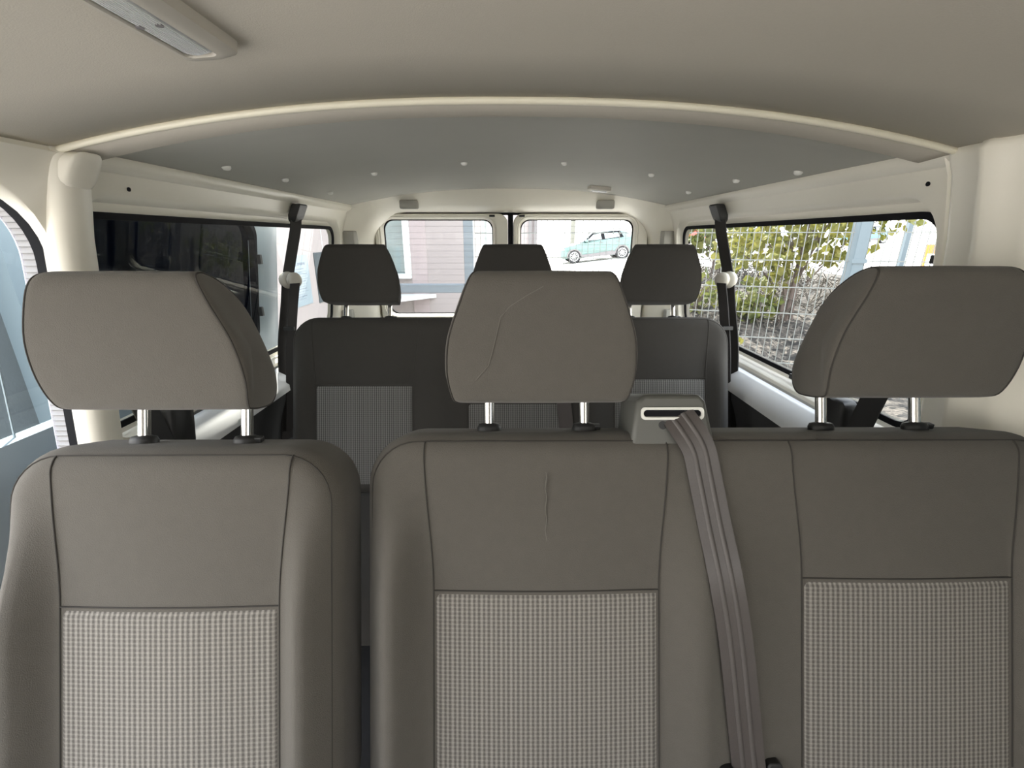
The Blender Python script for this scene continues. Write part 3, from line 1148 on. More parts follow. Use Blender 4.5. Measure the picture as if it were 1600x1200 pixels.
def side_belt(s, label):
    t = thing('seat_belt', label, 'seat belt', side_pt(s, 1.62, -0.60, -0.10))

    def flat(path, wid, th, name, parent, m):
        # path of (y, h, inset); the webbing is wide along y and faces the cabin
        P = catmull_open(path, 5)
        mb = MB()
        lps = []
        for i, p in enumerate(P):
            w2 = wid / 2
            lps.append([side_pt(s, p[0] - w2, p[1], -p[2]), side_pt(s, p[0] + w2 * 0.6, p[1], -p[2] - 0.020),
                        side_pt(s, p[0] + w2 * 0.6, p[1], -p[2] - 0.020 + th), side_pt(s, p[0] - w2, p[1], -p[2] + th)])
        mb.loops(lps, cap0=True, cap1=True)
        return mb.build(name, m, parent, True, sharp=40)
    flat([(1.70, 0.100, 0.030), (1.70, 0.04, 0.034), (1.68, -0.05, 0.028), (1.655, -0.14, 0.024), (1.63, -0.22, 0.030), (1.58, -0.38, 0.040), (1.52, -0.56, 0.075), (1.50, -0.70, 0.085)], 0.050, 0.003, 'strap', t, SIDEBELT)
    flat([(1.635, -0.155, 0.058), (1.61, -0.25, 0.060), (1.57, -0.38, 0.070), (1.53, -0.50, 0.088), (1.50, -0.66, 0.098)], 0.036, 0.003, 'strap', t, SIDEBELT)
    # anchor cover at the roof
    mb = MB()
    lps = []
    for h, e in ((0.112, 0.006), (0.108, 0.0), (0.075, 0.0), (0.060, 0.004), (0.052, 0.012)):
        lps.append([side_pt(s, y, h, -d) for y, d in ((1.672 + e, 0.024), (1.735 - e, 0.024), (1.735 - e, 0.056 - e), (1.672 + e, 0.056 - e))])
    mb.loops(lps, cap0=True, cap1=True)
    bevel(mb.build('anchor_cover', BLACK, t, True, sharp=60), 0.006, 3)
    # round guide button: two shells
    for dd, rr, m in ((0.034, 0.030, BUTTON), (0.058, 0.027, BUTTON)):
        mb = MB()
        c = Vector(side_pt(s, 1.645, -0.145, -dd))
        ax = Vector((-s * 0.75, -0.55, 0.1)).normalized()
        a = ax.orthogonal().normalized()
        b = ax.cross(a)
        lps = []
        for q, hgt in ((0.7, -0.007), (1.0, -0.004), (1.0, 0.004), (0.82, 0.010), (0.45, 0.013)):
            lps.append([c + (a * math.cos(2 * PI * j / 20) + b * math.sin(2 * PI * j / 20)) * rr * q + ax * hgt for j in range(20)])
        mb.loops(lps, cap0=True, cap1=True)
        mb.build('guide_button', m, t, True, sharp=70)
    # latch tongue lower down
    mb = MB()
    p = side_pt(s, 1.565, -0.305, -0.075)
    mb.box(p[0] - 0.018, p[0] + 0.018, p[1] - 0.006, p[1] + 0.004, p[2] - 0.006, p[2] + 0.006)
    mb.build('belt_stop', BLACK, t, False)
    return t


side_belt(-1, 'black seat belt with round beige guide hanging by the left quarter window')
side_belt(1, 'black seat belt with round beige guide hanging by the right fence-side window')


def front_belt(s, label):
    t = thing('seat_belt', label, 'seat belt', side_pt(s, 0.93, -0.75, -0.09))
    mb = MB()
    mb.loops([[side_pt(s, y0, h, -d), side_pt(s, y0 + 0.05, h, -d - 0.012), side_pt(s, y0 + 0.05, h, -d - 0.009), side_pt(s, y0, h, -d + 0.003)]
              for y0, h, d in ((0.875, -0.15, 0.035), (0.885, -0.30, 0.045), (0.905, -0.44, 0.075), (0.915, -0.70, 0.10))], cap0=True, cap1=True)
    mb.build('strap', BLACK, t, True, sharp=40)
    mb = MB()
    mb.loops([[side_pt(s, y, h, -d) for y, h in rrect(0.955 + e, 1.03 - e, -0.50 + e, -0.36 - e, 0.02, 4, 3)] for d, e in ((0.055, 0.0), (0.085, 0.0), (0.092, 0.006))], cap0=True, cap1=True)
    mb.build('strap_guide', BLACK, t, True, sharp=50)
    return t


front_belt(-1, 'black seat belt behind the single seat at the left pillar')
front_belt(1, 'black seat belt behind the double bench at the right pillar')

# ------------------------------------------------------------------ ceiling fittings
dl = thing('ceiling_lamp', 'long rectangular interior lamp on the front headliner', 'lamp', (-0.322, 0.47, CZ + CE(-0.322)))


def ceil_rr(x0, x1, y0, y1, r, drop):
    return [(x, y, CZ + CE(x) - drop) for x, y in rrect(x0, x1, y0, y1, r, 6, 6)]


X0, X1, Y0, Y1 = -0.356, -0.292, 0.34, 0.588
MB().loops([ceil_rr(X0, X1, Y0, Y1, 0.014, -0.004), ceil_rr(X0 + 0.002, X1 - 0.002, Y0 + 0.002, Y1 - 0.002, 0.014, 0.010),
            ceil_rr(X0 + 0.006, X1 - 0.012, Y0 + 0.008, Y1 - 0.008, 0.012, 0.014), ceil_rr(X0 + 0.010, X1 - 0.020, Y0 + 0.016, Y1 - 0.016, 0.008, 0.014),
            ceil_rr(X0 + 0.011, X1 - 0.021, Y0 + 0.017, Y1 - 0.017, 0.008, 0.009)]).build('lamp_housing', LAMPF, dl, True, sharp=35)
MB().loops([ceil_rr(X0 + 0.0115, X1 - 0.0215, Y0 + 0.018, Y1 - 0.018, 0.008, 0.004), ceil_rr(X0 + 0.012, X1 - 0.022, Y0 + 0.019, Y1 - 0.019, 0.007, 0.0115),
            ceil_rr(X0 + 0.020, X1 - 0.030, Y0 + 0.024, Y1 - 0.024, 0.006, 0.0145)], cap0=True, cap1=True).build('lamp_lens', LENS, dl, True, sharp=30)
mb = MB()
for i in range(10):
    x = X0 + 0.019 + 0.0024 * i
    mb.tube([(x, Y0 + 0.03, CZ + CE(x) - 0.0147), (x, Y1 - 0.03, CZ + CE(x) - 0.0147)], 0.0006, 4)
mb.build('lens_ribs', LENS, dl, False)
for x in (X0 + 0.018, X0 + 0.036):
    mb = MB()
    mb.disc((x, 0.495, CZ + CE(x) - 0.014), (0, 0, -1), 0.0035, 0.0014, 12)
    mb.build('lens_clip', CLAD, dl, True)

rl = thing('ceiling_lamp', 'small lamp on the grey rear roof panel above the rear doors', 'lamp', (0.377, 2.03, CZ + CE(0.377) + 0.013))
MB().loops([[(x, y, CZ + CE(x) + 0.005 - dr) for x, y in rrect(0.332 + e, 0.422 - e, 1.99 + e, 2.06 - e, 0.008, 4, 4)]
            for dr, e in ((-0.003, 0), (0.012, 0.0), (0.016, 0.006))], cap0=True, cap1=True).build('lamp_housing', LAMPF, rl, True, sharp=40)
MB().loops([[(x, y, CZ + CE(x) + 0.005 - dr) for x, y in rrect(0.345 + e, 0.409 - e, 2.003 + e, 2.047 - e, 0.006, 4, 4)]
            for dr, e in ((0.012, 0), (0.019, 0.003))], cap0=True, cap1=True).build('lamp_lens', LENS, rl, True, sharp=40)

CL = [(-0.665, 1.166), (-0.650, 1.427), (-0.66, 1.80), (-0.427, 1.562), (-0.134, 1.487), (0.167, 1.478), (0.455, 1.56), (0.662, 1.418), (0.660, 1.775), (0.700, 1.183)]
CN = ['small white roof clip nearest the front on the left edge', 'small white roof clip just ahead of the left belt anchor', 'small white roof clip behind the left belt anchor near the rear corner',
      'small white roof clip left of the middle pair', 'small white roof clip, left one of the middle pair', 'small white roof clip, right one of the middle pair',
      'small white roof clip right of the middle pair', 'small white roof clip just ahead of the right belt anchor', 'small white roof clip behind the right belt anchor near the rear corner',
      'small white roof clip nearest the front on the right edge']
for (x, y), lb in zip(CL, CN):
    z = CZ + CE(x) + 0.005
    mb = MB()
    mb.loops([[(x + r_ * math.cos(2 * PI * j / 14), y + r_ * math.sin(2 * PI * j / 14), z - dz) for j in range(14)]
              for r_, dz in ((0.010, -0.002), (0.010, 0.003), (0.007, 0.007), (0.003, 0.008))], cap0=True, cap1=True)
    o = mb.build('roof_clip', BEZEL, None, True, sharp=60, loc=(x, y, z))
    tag(o, lb, 'clip', 'white clips holding the rear roof panel')

# ------------------------------------------------------------------ the yard outside


def gz(x, y):
    """yard level, rising to the right behind the van"""
    k = smooth01((y - 10) / 8)
    return 0.0 + k * (0.10 + min(1.1, max(-0.2, 0.108 * (x - 1.4))))


xs = [-30 + i for i in range(0, 86)]
ys = [-12 + 1.0 * j for j in range(0, 70)]
mb = MB()
mb.loops([[(x, y, gz(x, y)) for x in xs] for y in ys], closed=False)
o = mb.build('ground', ASPHALT, None, True)
struct(o, 'pale paved yard around the van', 'ground')


def bed_z(x, y):
    f = 3.95 - 0.28 * x
    t = y - f
    z = 0.50 + 0.62 * smooth01((t + 0.2) / 3.2) + 0.03 * math.sin(x * 3.1 + y * 2.3) + 0.02 * math.sin(x * 7.7 - y * 5.1)
    left = 1.20 + 0.14 * max(0, y - 2)
    edge = smooth01((x - left) / 0.5)
    far = 1 - smooth01((y - 8.2) / 1.5)
    return -0.05 + (z + 0.05) * edge * far


xs = [1.15 + 0.12 * i for i in range(0, 80)]
ys = [-1.2 + 0.12 * j for j in range(0, 92)]
mb = MB()
mb.loops([[(x, y, bed_z(x, y) + R.uniform(-0.012, 0.012)) for x in xs] for y in ys], closed=False)
o = mb.build('mulch_bed', MATS['mulch'], None, True, sharp=180)
tag(o, 'raised bed of grey brown bark mulch under the fence and tree', 'mulch', kind='stuff')

# fence: posts and wire mesh panels
FP = lambda x: Vector((x, 4.10 - 0.28 * x, 0))


def fence_panel(x0, x1, label, zt=2.165, zb=0.565, fp=FP):
    t = thing('wire_fence', label, 'fence', fp((x0 + x1) / 2) + Vector((0, 0, zb)), 'wire mesh fence panels behind the van')
    a, b = fp(x0), fp(x1)
    L = (b - a).length
    d = (b - a) / L
    mb = MB()
    k = 0
    while k * 0.05 <= L + 1e-6:
        p = a + d * (k * 0.05)
        mb.bar((p.x, p.y, zb - 0.03), (p.x, p.y, zt + 0.03), 0.0042, 0.0042, up=(0, 1, 0))
        k += 1
    mb.build('vertical_wires', WIRE, t, False)
    mb = MB()
    z = zt
    while z >= zb - 0.01:
        p, q = a + Vector((0, -0.005, z)), b + Vector((0, -0.005, z))
        mb.bar(p, q, 0.0055, 0.0075)
        z -= 0.2
    mb.build('horizontal_wires', WIRE, t, False)
    return t


fence_panel(-0.30, 2.50, 'wire mesh fence panel running behind the van from the building to the tall post')
fence_panel(2.60, 5.0, 'wire mesh fence panel to the right of the tall galvanised post')


def fence_post(p, w_, z0, z1, label, m=GALV):
    t = thing('fence_post', label, 'post', (p[0], p[1], z0))
    mb = MB()
    mb.box(p[0] - w_ / 2, p[0] + w_ / 2, p[1] - w_ / 2, p[1] + w_ / 2, z0, z1)
    bevel(mb.build('post', m, t, False), 0.004)
    mb = MB()
    mb.box(p[0] - w_ / 2 - 0.004, p[0] + w_ / 2 + 0.004, p[1] - w_ / 2 - 0.004, p[1] + w_ / 2 + 0.004, z1, z1 + 0.015)
    mb.build('cap', BLACK, t, False)
    for zz in (z0 + 0.55, z0 + 1.2):
        mb = MB()
        mb.box(p[0] - w_ / 2 - 0.012, p[0] + w_ / 2 + 0.012, p[1] - w_ / 2 - 0.008, p[1] - w_ / 2, zz, zz + 0.03)
        mb.build('clamp', m, t, False)
    return t


q = FP(2.55)
fence_post((q.x, q.y + 0.02), 0.085, 0.35, 2.35, 'tall galvanised square fence post beside the tree')
q = FP(-0.36)
fence_post((q.x, q.y + 0.02), 0.085, 0.0, 2.35, 'blue grey fence post at the corner of the pinkish building', FRAMEBLUE)
FP2 = lambda x: Vector((x, 8.9 - 0.05 * x, 0))
fence_panel(7.3, 10.6, 'distant wire mesh fence panel across the road on the right', 2.6, 1.0, FP2)
q = FP2(7.25)
fence_post((q.x, q.y), 0.085, 0.0, 2.9, 'slim grey post of the distant fence on the right')
mb = MB()
mb.box(8.26, 8.58, 9.2, 9.23, 1.42, 1.60)
mb.box(8.28, 8.31, 9.2, 9.23, 0.0, 1.42)
mb.box(8.53, 8.56, 9.2, 9.23, 0.0, 1.42)
o = mb.build('barrier_sign', ORANGE, None, False, loc=(8.45, 9.2, 0.0))
tag(o, 'orange sheet barrier beyond the distant fence post', 'barrier')


def leaves(name, parent, m, clusters, n, size):
    mb = MB()
    tot = sum(c[3] ** 2 for c in clusters)
    for cx, cy, cz, r in clusters:
        for _ in range(int(n * r * r / tot)):
            while True:
                v = Vector((R.uniform(-1, 1), R.uniform(-1, 1), R.uniform(-1, 1)))
                if v.length < 1:
                    break
            p = Vector((cx, cy, cz)) + v * r
            a = Vector((R.gauss(0, 1), R.gauss(0, 1), R.gauss(0, 0.6))).normalized()
            b = a.orthogonal().normalized()
            b.rotate(Matrix.Rotation(R.uniform(0, 2 * PI), 3, a))
            c = a.cross(b)
            s_ = size * R.uniform(0.7, 1.3)
            vs = [p - b * s_ * 0.5, p - b * s_ * 0.12 + c * s_ * 0.42, p + b * s_ * 0.3 + c * s_ * 0.25, p + b * s_ * 0.6,
                  p + b * s_ * 0.3 - c * s_ * 0.25, p - b * s_ * 0.12 - c * s_ * 0.42]
            vs = [q_ + a * s_ * 0.06 * math.sin(i * 2.1) for i, q_ in enumerate(vs)]
            mb.add(vs, [(0, 1, 2, 3), (0, 3, 4, 5)])
    return mb.build(name, m, parent, False)


def tree(x, y, label, stems, clusters, n, size, m, r0=0.025):
    n = int(n * 0.52)
    z0 = bed_z(x, y) - 0.05
    t = thing('young_tree', label, 'tree', (x, y, z0))
    for j, (dx, dy, hh) in enumerate(stems):
        P = [Vector((x + 0.06 * (j - 1), y, z0)), Vector((x + dx * 0.3, y + dy * 0.3, z0 + hh * 0.35)), Vector((x + dx * 0.7, y + dy * 0.7, z0 + hh * 0.7)), Vector((x + dx, y + dy, z0 + hh))]
        mb = MB()
        mb.tube(P, [r0, r0 * 0.8, r0 * 0.55, r0 * 0.25], 8)
        mb.build('trunk', BARK, t, True)
    mb = MB()
    for cx, cy, cz, r in clusters:
        b0 = Vector((x + (cx - x) * 0.3, y + (cy - y) * 0.3, z0 + (cz - z0) * 0.55))
        mb.tube([b0, (b0 + Vector((cx, cy, cz))) / 2 + Vector((0, 0, 0.05)), Vector((cx, cy, cz))], [r0 * 0.4, r0 * 0.3, r0 * 0.15], 5)
    mb.build('branches', BARK, t, True)
    leaves('foliage', t, m, clusters, n, size)
    return t


tree(2.95, 4.75, 'young tree with yellow green leaves behind the fence by the tall post',
     [(-0.12, 0.1, 1.5), (0.10, 0.0, 1.7), (0.25, 0.15, 1.3)],
     [(2.55, 4.7, 1.75, 0.34), (2.85, 4.8, 2.0, 0.40), (3.15, 4.7, 1.75, 0.36), (3.35, 4.8, 2.05, 0.36), (3.75, 4.7, 1.95, 0.28), (2.35, 4.8, 1.60, 0.24),
      (3.0, 4.9, 1.55, 0.30), (3.5, 4.8, 1.65, 0.26), (2.75, 4.7, 1.42, 0.22), (2.9, 4.8, 2.4, 0.4), (3.5, 4.8, 2.4, 0.3)], 2300, 0.085, LEAF)
tree(3.15, 7.0, 'further small tree with thinner green leaves seen beside the right seat belt',
     [(-0.1, 0.1, 1.0), (0.12, 0.0, 1.2), (0.3, 0.1, 1.1)],
     [(2.75, 7.0, 1.85, 0.34), (3.15, 7.1, 2.0, 0.40), (3.55, 7.0, 1.75, 0.34), (3.3, 7.0, 1.5, 0.28), (2.9, 7.1, 1.6, 0.22), (3.8, 7.0, 2.0, 0.28)], 1100, 0.10, LEAF2)


def shrub(x, y, label, r, n, size, m, hgt=0.35):
    z0 = bed_z(x, y) - 0.03
    t = thing('shrub', label, 'shrub', (x, y, z0))
    mb = MB()
    for i in range(9):
        a = R.uniform(0, 2 * PI)
        q_ = R.uniform(0.3, 1.0) * r
        mb.tube([(x, y, z0), (x + q_ * 0.5 * math.cos(a), y + q_ * 0.5 * math.sin(a), z0 + hgt * 0.6), (x + q_ * math.cos(a), y + q_ * math.sin(a), z0 + hgt)], [0.009, 0.006, 0.003], 5)
    mb.build('stems', BARK, t, True)
    leaves('foliage', t, m, [(x, y, z0 + hgt * 0.75, r), (x - r * 0.6, y, z0 + hgt * 0.5, r * 0.6), (x + r * 0.6, y, z0 + hgt * 0.5, r * 0.6)], n, size)


shrub(1.98, 3.95, 'small leafy shrub at the foot of the fence', 0.16, 130, 0.075, LEAF, 0.22)
shrub(2.62, 4.85, 'low green shrub under the young tree', 0.26, 260, 0.075, LEAF2, 0.3)
shrub(2.15, 5.2, 'sparse green shrub left of the young tree on the mulch', 0.26, 140, 0.07, LEAF2, 0.3)
shrub(2.05, 6.4, 'dull green shrub at the back of the mulch bed', 0.3, 160, 0.08, LEAF2, 0.3)
mb = MB()
for i in range(520):
    x = R.uniform(1.7, 4.2)
    y = R.uniform(4.6, 7.6)
    z = bed_z(x, y)
    if z < 0.3:
        continue
    a = R.uniform(0, 2 * PI)
    l = R.uniform(0.15, 0.5)
    h = R.uniform(0.03, 0.28)
    mb.tube([(x, y, z - 0.01), (x + l * 0.5 * math.cos(a), y + l * 0.5 * math.sin(a), z + h), (x + l * math.cos(a + 0.4), y + l * math.sin(a + 0.4), z + h * 0.7)], 0.006, 4)
o = mb.build('dry_twigs', TWIG, None, False, loc=(3, 5.5, 0.9))
tag(o, 'tangle of dry grey twigs lying over the mulch bank', 'twigs', kind='stuff')

# buildings
b1 = thing('building', 'pinkish rendered building close to the left side of the van', 'building', (-2.5, 1.5, 0))
mb = MB()
mb.box(-3.6, -1.55, 1.95, 7.0, 0, 3.2)
mb.build('rendered_wall', PINK, b1, False)
mb = MB()
mb.box(-3.6, -1.60, 1.15, 1.95, 0, 3.2)
mb.build('grey_wall', GREYR, b1, False)
for y0, y1, z0, z1 in ((1.42, 1.50, 0.0, 3.0),):
    mb = MB()
    mb.box(-1.60, -1.53, y0, y1, z0, z1)
    mb.build('metal_frame', PALEMETAL, b1, False)
mb = MB()
mb.box(-1.60, -1.50, 1.15, 1.95, 0.86, 0.96)
mb.build('window_sill', WHITEP, b1, False)
mb = MB()
for y in (2.6, 3.9, 5.2):
    mb.box(-1.555, -1.547, y, y + 0.006, 0.2, 3.1)
for z in (1.0, 1.95, 2.6):
    mb.box(-1.555, -1.547, 2.0, 6.9, z, z + 0.006)
mb.build('joints', WHITE, b1, False)

nt_ = thing('notice', 'pale blue paper notice taped to the pinkish wall beside the left seat belt', 'notice', (-1.547, 3.2, 1.25))
NY0, NY1, NZ0, NZ1 = 3.285, 3.575, 1.24, 1.605
mb = MB()
mb.box(-1.549, -1.545, NY0, NY1, NZ0, NZ1)
mb.build('sheet', PAPER, nt_, False)
mb = MB()
xx = -1.5445
mb.box(xx - 0.001, xx, NY0 + 0.05, NY0 + 0.085, NZ1 - 0.075, NZ1 - 0.045)
mb.build('logo', INK, nt_, False)
mb = MB()
for i in range(7):
    mb.box(xx - 0.001, xx, NY0 + 0.100 + i * 0.019, NY0 + 0.115 + i * 0.019, NZ1 - 0.072 + (i % 3) * 0.002, NZ1 - 0.052)
mb.build('heading', INK, nt_, False)
mb = MB()
z = NZ1 - 0.10
for ln, bold in ((0.15, 1), (0.19, 0), (0.20, 0), (0.17, 0), (0.20, 0), (0.16, 1), (0.18, 0), (0.14, 0), (0.16, 1), (0.19, 0), (0.12, 0), (0.15, 1), (0.13, 0)):
    mb.box(xx - 0.001, xx, NY0 + 0.05, NY0 + 0.05 + ln, z, z + (0.006 if bold else 0.003))
    z -= 0.018
mb.build('text_lines', INK, nt_, False)
mb = MB()
mb.box(-1.550, -1.544, 3.70, 4.15, 1.22, 1.615)
o = mb.build('poster', POSTER, None, False, loc=(-1.547, 3.82, 1.33))
tag(o, 'dark grey poster on the pinkish wall right of the pale notice', 'poster')

# wing of the building behind the van, with white window, grey metal frame and a white sill
b2 = thing('building', 'pinkish building wing with white window seen through the left rear door', 'building', (-1.4, 5.5, 0))
mb = MB()
mb.box(-1.545, -0.46, 5.0, 8.0, 0, 3.4)
mb.build('rendered_wall', PINK, b2, False)
wf = MB()
wx0, wx1, wz0, wz1 = -1.54, -1.05, 1.36, 2.5
wf.box(wx1 - 0.06, wx1, 4.93, 5.0, wz0, wz1)
wf.box(wx0, wx1, 4.93, 5.0, wz0 - 0.05, wz0)
wf.box(-1.40, -1.34, 4.95, 5.0, wz0, wz1)
wfo = wf.build('window_frame', WHITE, b2, False)
mb = MB()
mb.box(wx0, wx1 - 0.06, 4.985, 4.995, wz0, wz1)
mb.build('pane', WGLASS, wfo, False)
mb = MB()
mb.box(wx1, -0.88, 4.99, 5.0, 0.4, 3.0)
mb.build('render_panel', mat('dusky_render', (0.33, 0.285, 0.29), 0.9), b2, False)  # flat slab beside the window in a slightly pinker render colour
mb = MB()
mb.loops([[(-1.54, 4.99, z), (-0.80, 4.99, z), (-1.32, 4.45, z), (-1.54, 4.45, z)] for z in (1.10, 1.14)], cap0=True, cap1=True)
mb.build('white_ledge', WHITE, b2, False)
b3 = thing('barrier_rail', 'blue grey horizontal rail joining the fence post and the pinkish building', 'rail', (-0.9, 4.2, 1.2))
mb = MB()
mb.box(-1.50, -0.408, 4.17, 4.24, 1.245, 1.325)
bevel(mb.build('rail', FRAMEBLUE, b3, False), 0.004)
mb = MB()
mb.box(-1.54, -1.47, 4.165, 4.245, 0.0, 1.34)
mb.build('support', FRAMEBLUE, b3, False)

b4 = thing('building', 'far pinkish facade with white windows beyond the fence in the middle', 'building', (-0.3, 12, 0))
mb = MB()
mb.box(-2.2, 0.72, 12.0, 15.0, -0.2, 5.0)
mb.build('rendered_wall', PINK, b4, False)
for x0, x1 in ((-1.02, -0.42),):
    mb = MB()
    mb.box(x0, x0 + 0.14, 11.93, 12.0, 0.9, 3.0)
    mb.box(x1 - 0.14, x1, 11.93, 12.0, 0.9, 3.0)
    mb.box(x0, x1, 11.93, 12.0, 0.8, 0.9)
    f_ = mb.build('window_frame', WHITE, b4, False)
    mb = MB()
    mb.box(x0 + 0.14, x1 - 0.14, 11.96, 11.99, 0.9, 3.0)
    mb.build('pane', WGLASS, f_, False)
mb = MB()
mb.box(0.50, 0.58, 11.94, 12.0, 0, 5.0)
mb.box(0.64, 0.72, 11.94, 12.0, 0, 5.0)
mb.build('downpipe', CLAD, b4, False)

lp_ = thing('lamp_post', 'pale grey street pole behind the teal car', 'pole', (4.35, 32, gz(4.35, 32)))
mb = MB()
mb.tube([(4.35, 32, gz(4.35, 32)), (4.35, 32, 7.0)], 0.15, 12)
mb.build('pole', mat('pole_grey', (0.15, 0.15, 0.13), 0.7), lp_, True)
mb = MB()
mb.disc((4.35, 32, gz(4.35, 32)), (0, 0, 1), 0.28, 0.12, 14)
mb.build('base', CLAD, lp_, True)

# ------------------------------------------------------------------ cars


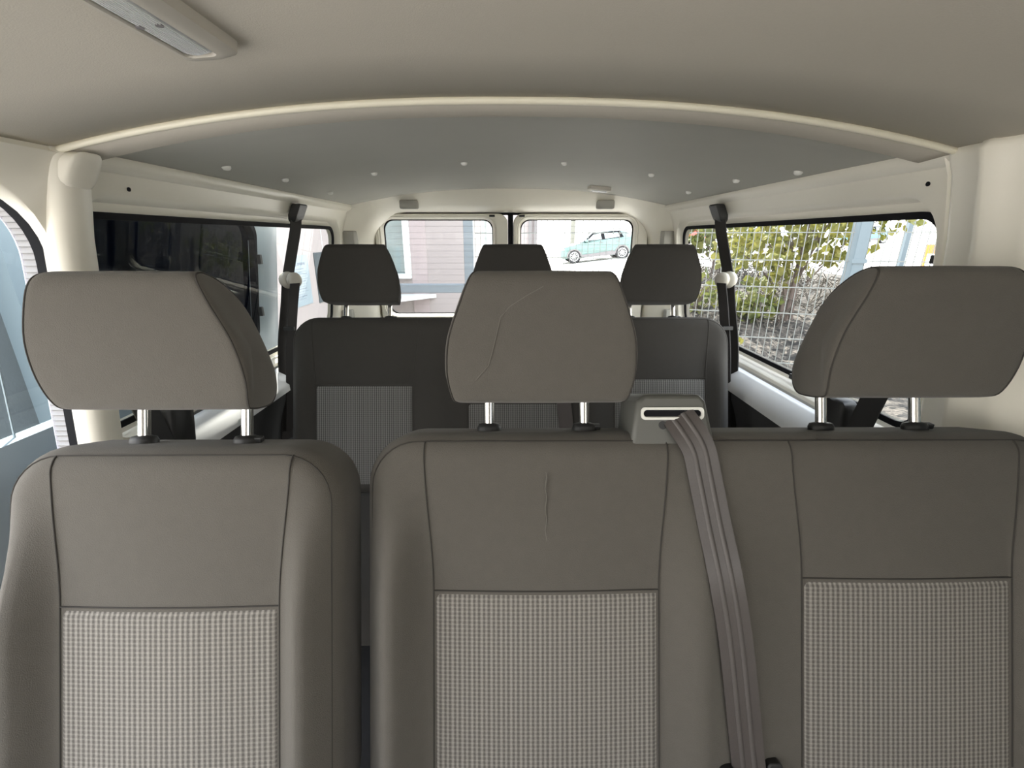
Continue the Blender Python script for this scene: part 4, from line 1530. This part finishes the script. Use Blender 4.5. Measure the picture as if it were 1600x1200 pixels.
def car(loc, rot, paint, label, L=4.30):
    t = thing('car', label, 'car', loc)
    M = Matrix.Translation(Vector(loc)) @ rot.to_4x4()

    def P(x, y, z):
        return M @ Vector((x, y, z))
    # stations along the length: x, half width, sill z, belt z
    st = [(-2.12, 0.52, 0.42, 0.60), (-2.06, 0.70, 0.30, 0.76), (-1.85, 0.82, 0.24, 0.88), (-1.35, 0.87, 0.24, 0.98), (-0.85, 0.885, 0.24, 1.04), (-0.2, 0.89, 0.24, 1.06), (0.5, 0.89, 0.24, 1.09),
          (1.2, 0.89, 0.24, 1.13), (1.75, 0.86, 0.26, 1.15), (2.02, 0.78, 0.32, 1.12), (2.14, 0.60, 0.42, 1.02)]
    mb = MB()
    lps = []
    for x, wd, z0, z1 in st:
        sec = [(-wd * 0.90, z0), (-wd, z0 + 0.14), (-wd, z0 + (z1 - z0) * 0.65), (-wd * 0.955, z1 - 0.03), (-wd * 0.86, z1), (0, z1 + 0.025), (wd * 0.86, z1), (wd * 0.955, z1 - 0.03),
               (wd, z0 + (z1 - z0) * 0.65), (wd, z0 + 0.14), (wd * 0.90, z0)]
        lps.append([P(x, y, z) for y, z in sec])
    mb.loops(lps, cap0=True, cap1=True)
    mb.build('body', paint, t, True, sharp=40)
    # greenhouse
    gh = [(-0.95, 0.74, 1.04, 1.05), (-0.35, 0.66, 1.05, 1.42), (0.0, 0.63, 1.05, 1.545), (0.8, 0.63, 1.07, 1.57), (1.5, 0.62, 1.08, 1.52), (2.0, 0.62, 1.10, 1.20)]
    mb = MB()
    lps = []
    for x, wt, z0, z1 in gh:
        wb_ = 0.84 if z1 > z0 + 0.02 else 0.8
        lps.append([P(x, y, z) for y, z in [(-wb_, z0), (-(wt + 0.04), z1 - 0.05), (-wt * 0.85, z1), (0, z1 + 0.02), (wt * 0.85, z1), (wt + 0.04, z1 - 0.05), (wb_, z0)]])
    mb.loops(lps, cap0=True, cap1=True)
    mb.build('roof', paint, t, True, sharp=40)

    def side(y, z):
        return y
    for sg in (-1, 1):
        fr_ = [(-0.78, 1.075), (-0.28, 1.475), (0.30, 1.515), (1.28, 1.50), (1.46, 1.15)]
        vs = []
        for k in (0, 1):
            for x, z in fr_:
                f = (z - 1.06) / 0.46
                vs.append(P(x, sg * (0.845 - 0.165 * f + (0.004 if k == 0 else -0.03)), z))
        MB().add(vs, [(0, 1, 2, 3, 4), (9, 8, 7, 6, 5), (0, 5, 6, 1), (1, 6, 7, 2), (2, 7, 8, 3), (3, 8, 9, 4), (4, 9, 5, 0)]).build('window_frame', RUBBER, t, False)
        for poly in ([(-0.56, 1.125), (-0.20, 1.41), (0.20, 1.45), (0.24, 1.13)], [(0.42, 1.14), (0.40, 1.455), (1.14, 1.435), (1.24, 1.19)]):
            vs = []
            for k in (0, 1):
                for x, z in poly:
                    f = (z - 1.06) / 0.46
                    y = sg * (0.845 - 0.165 * f + (0.012 if k == 0 else -0.02))
                    vs.append(P(x, y, z))
            MB().add(vs, [(0, 1, 2, 3), (7, 6, 5, 4), (0, 4, 5, 1), (1, 5, 6, 2), (2, 6, 7, 3), (3, 7, 4, 0)]).build('side_window', CGL, t, False)
        # roof rail, sill cladding, mirror, handle
        mb = MB()
        mb.tube([P(x, sg * 0.60, z) for x, z in ((-0.25, 1.50), (-0.05, 1.60), (0.8, 1.635), (1.55, 1.57), (1.7, 1.50))], 0.022, 6)
        mb.build('roof_rail', CLAD, t, True)
        mb = MB()
        mb.loops([[P(x, sg * (0.80 if k else 0.905), z) for x, z in ((-0.95, 0.26), (0.95, 0.26), (0.95, 0.42), (0.80, 0.50), (-0.1, 0.43), (-0.95, 0.40))] for k in (0, 1)], cap0=True, cap1=True)
        mb.build('sill_cladding', CLAD, t, False)
        mb = MB()
        c = P(-0.62, sg * 0.98, 1.12)
        mb.box(c.x - 0.08, c.x + 0.08, c.y - 0.09, c.y + 0.09, c.z - 0.06, c.z + 0.07)
        bevel(mb.build('mirror', paint, t, False), 0.03)
        for xh in (0.10, 1.05):
            mb = MB()
            mb.bar(P(xh, sg * 0.90, 0.97), P(xh + 0.2, sg * 0.90, 0.97), 0.03, 0.03)
            mb.build('door_handle', CLAD, t, False)
        for xw in (-1.33, 1.34):
            n = 24
            mb = MB()
            ring_o = [(xw + 0.41 * math.cos(PI * j / n), 0.34 + 0.41 * math.sin(PI * j / n)) for j in range(n + 1)]
            ring_i = [(xw + 0.345 * math.cos(PI * j / n), 0.34 + 0.345 * math.sin(PI * j / n)) for j in range(n + 1)]
            mb.loops([[P(x, sg * 0.86, z) for x, z in ring_i], [P(x, sg * 0.915, z) for x, z in ring_i], [P(x, sg * 0.915, z) for x, z in ring_o], [P(x, sg * 0.86, z) for x, z in ring_o]], closed=False)
            mb.build('arch_trim', CLAD, t, False)
            mb = MB()
            mb.disc(P(xw, sg * 0.70, 0.35), M.to_3x3() @ Vector((0, sg, 0)), 0.385, 0.193, 26)
            mb.build('wheel_well', RUBBER, t, False)
            mb = MB()
            mb.disc(P(xw, sg * 0.70, 0.335), M.to_3x3() @ Vector((0, sg, 0)), 0.335, 0.205, 28)
            wheel = mb.build('wheel', TYRE, t, True, sharp=50)
            mb = MB()
            for j in range(10):
                a = 2 * PI * j / 10
                mb.bar(P(xw + 0.05 * math.cos(a), sg * 0.912, 0.335 + 0.05 * math.sin(a)), P(xw + 0.225 * math.cos(a + 0.12), sg * 0.912, 0.335 + 0.225 * math.sin(a + 0.12)), 0.03, 0.035, up=(0, 1, 0))
            mb.tube([P(xw + 0.235 * math.cos(2 * PI * j / 24), sg * 0.91, 0.335 + 0.235 * math.sin(2 * PI * j / 24)) for j in range(24)], 0.022, 6, closed=True)
            mb.disc(P(xw, sg * 0.905, 0.335), M.to_3x3() @ Vector((0, sg, 0)), 0.07, 0.025, 12)
            mb.build('alloy_rim', ALLOY, wheel, False)
    mb = MB()
    mb.loops([[P(x, y, z) for y, z in ((-0.70, zb_), (0.70, zb_), (0.62, zt_), (-0.62, zt_))] for x, zb_, zt_ in ((-0.93, 1.075, 1.08), (-0.90, 1.07, 1.08))], cap0=True, cap1=True)
    mb.build('cowl', CLAD, t, False)
    for sg in (-1, 1):
        mb = MB()
        mb.bar(P(-2.06, sg * 0.62, 0.72), P(-1.86, sg * 0.83, 0.78), 0.06, 0.10)
        mb.build('headlight', WHITECAR, t, False)
    return t


rx = Matrix.Rotation(-math.radians(5.0), 3, 'Y')
car((5.0, 26.8, gz(5.0, 26.8) + 0.0), rx, TEAL, 'teal compact car with grey wheel arches parked beyond the fence')
car((34.0, 45.0, gz(34.0, 45.0)), Matrix.Rotation(0.15, 3, 'Z'), BLUECAR, 'blue car glimpsed through the tree right of the tall fence post')
car((10.4, 19.0, gz(10.4, 19.0)), Matrix.Rotation(0.1, 3, 'Z'), WHITECAR, 'pale car glimpsed through the young tree leaves')
car((16.9, 40.0, gz(16.9, 40.0)), Matrix.Rotation(PI, 3, 'Z'), REDCAR, 'red car glimpsed through leaves left of the right seat belt')
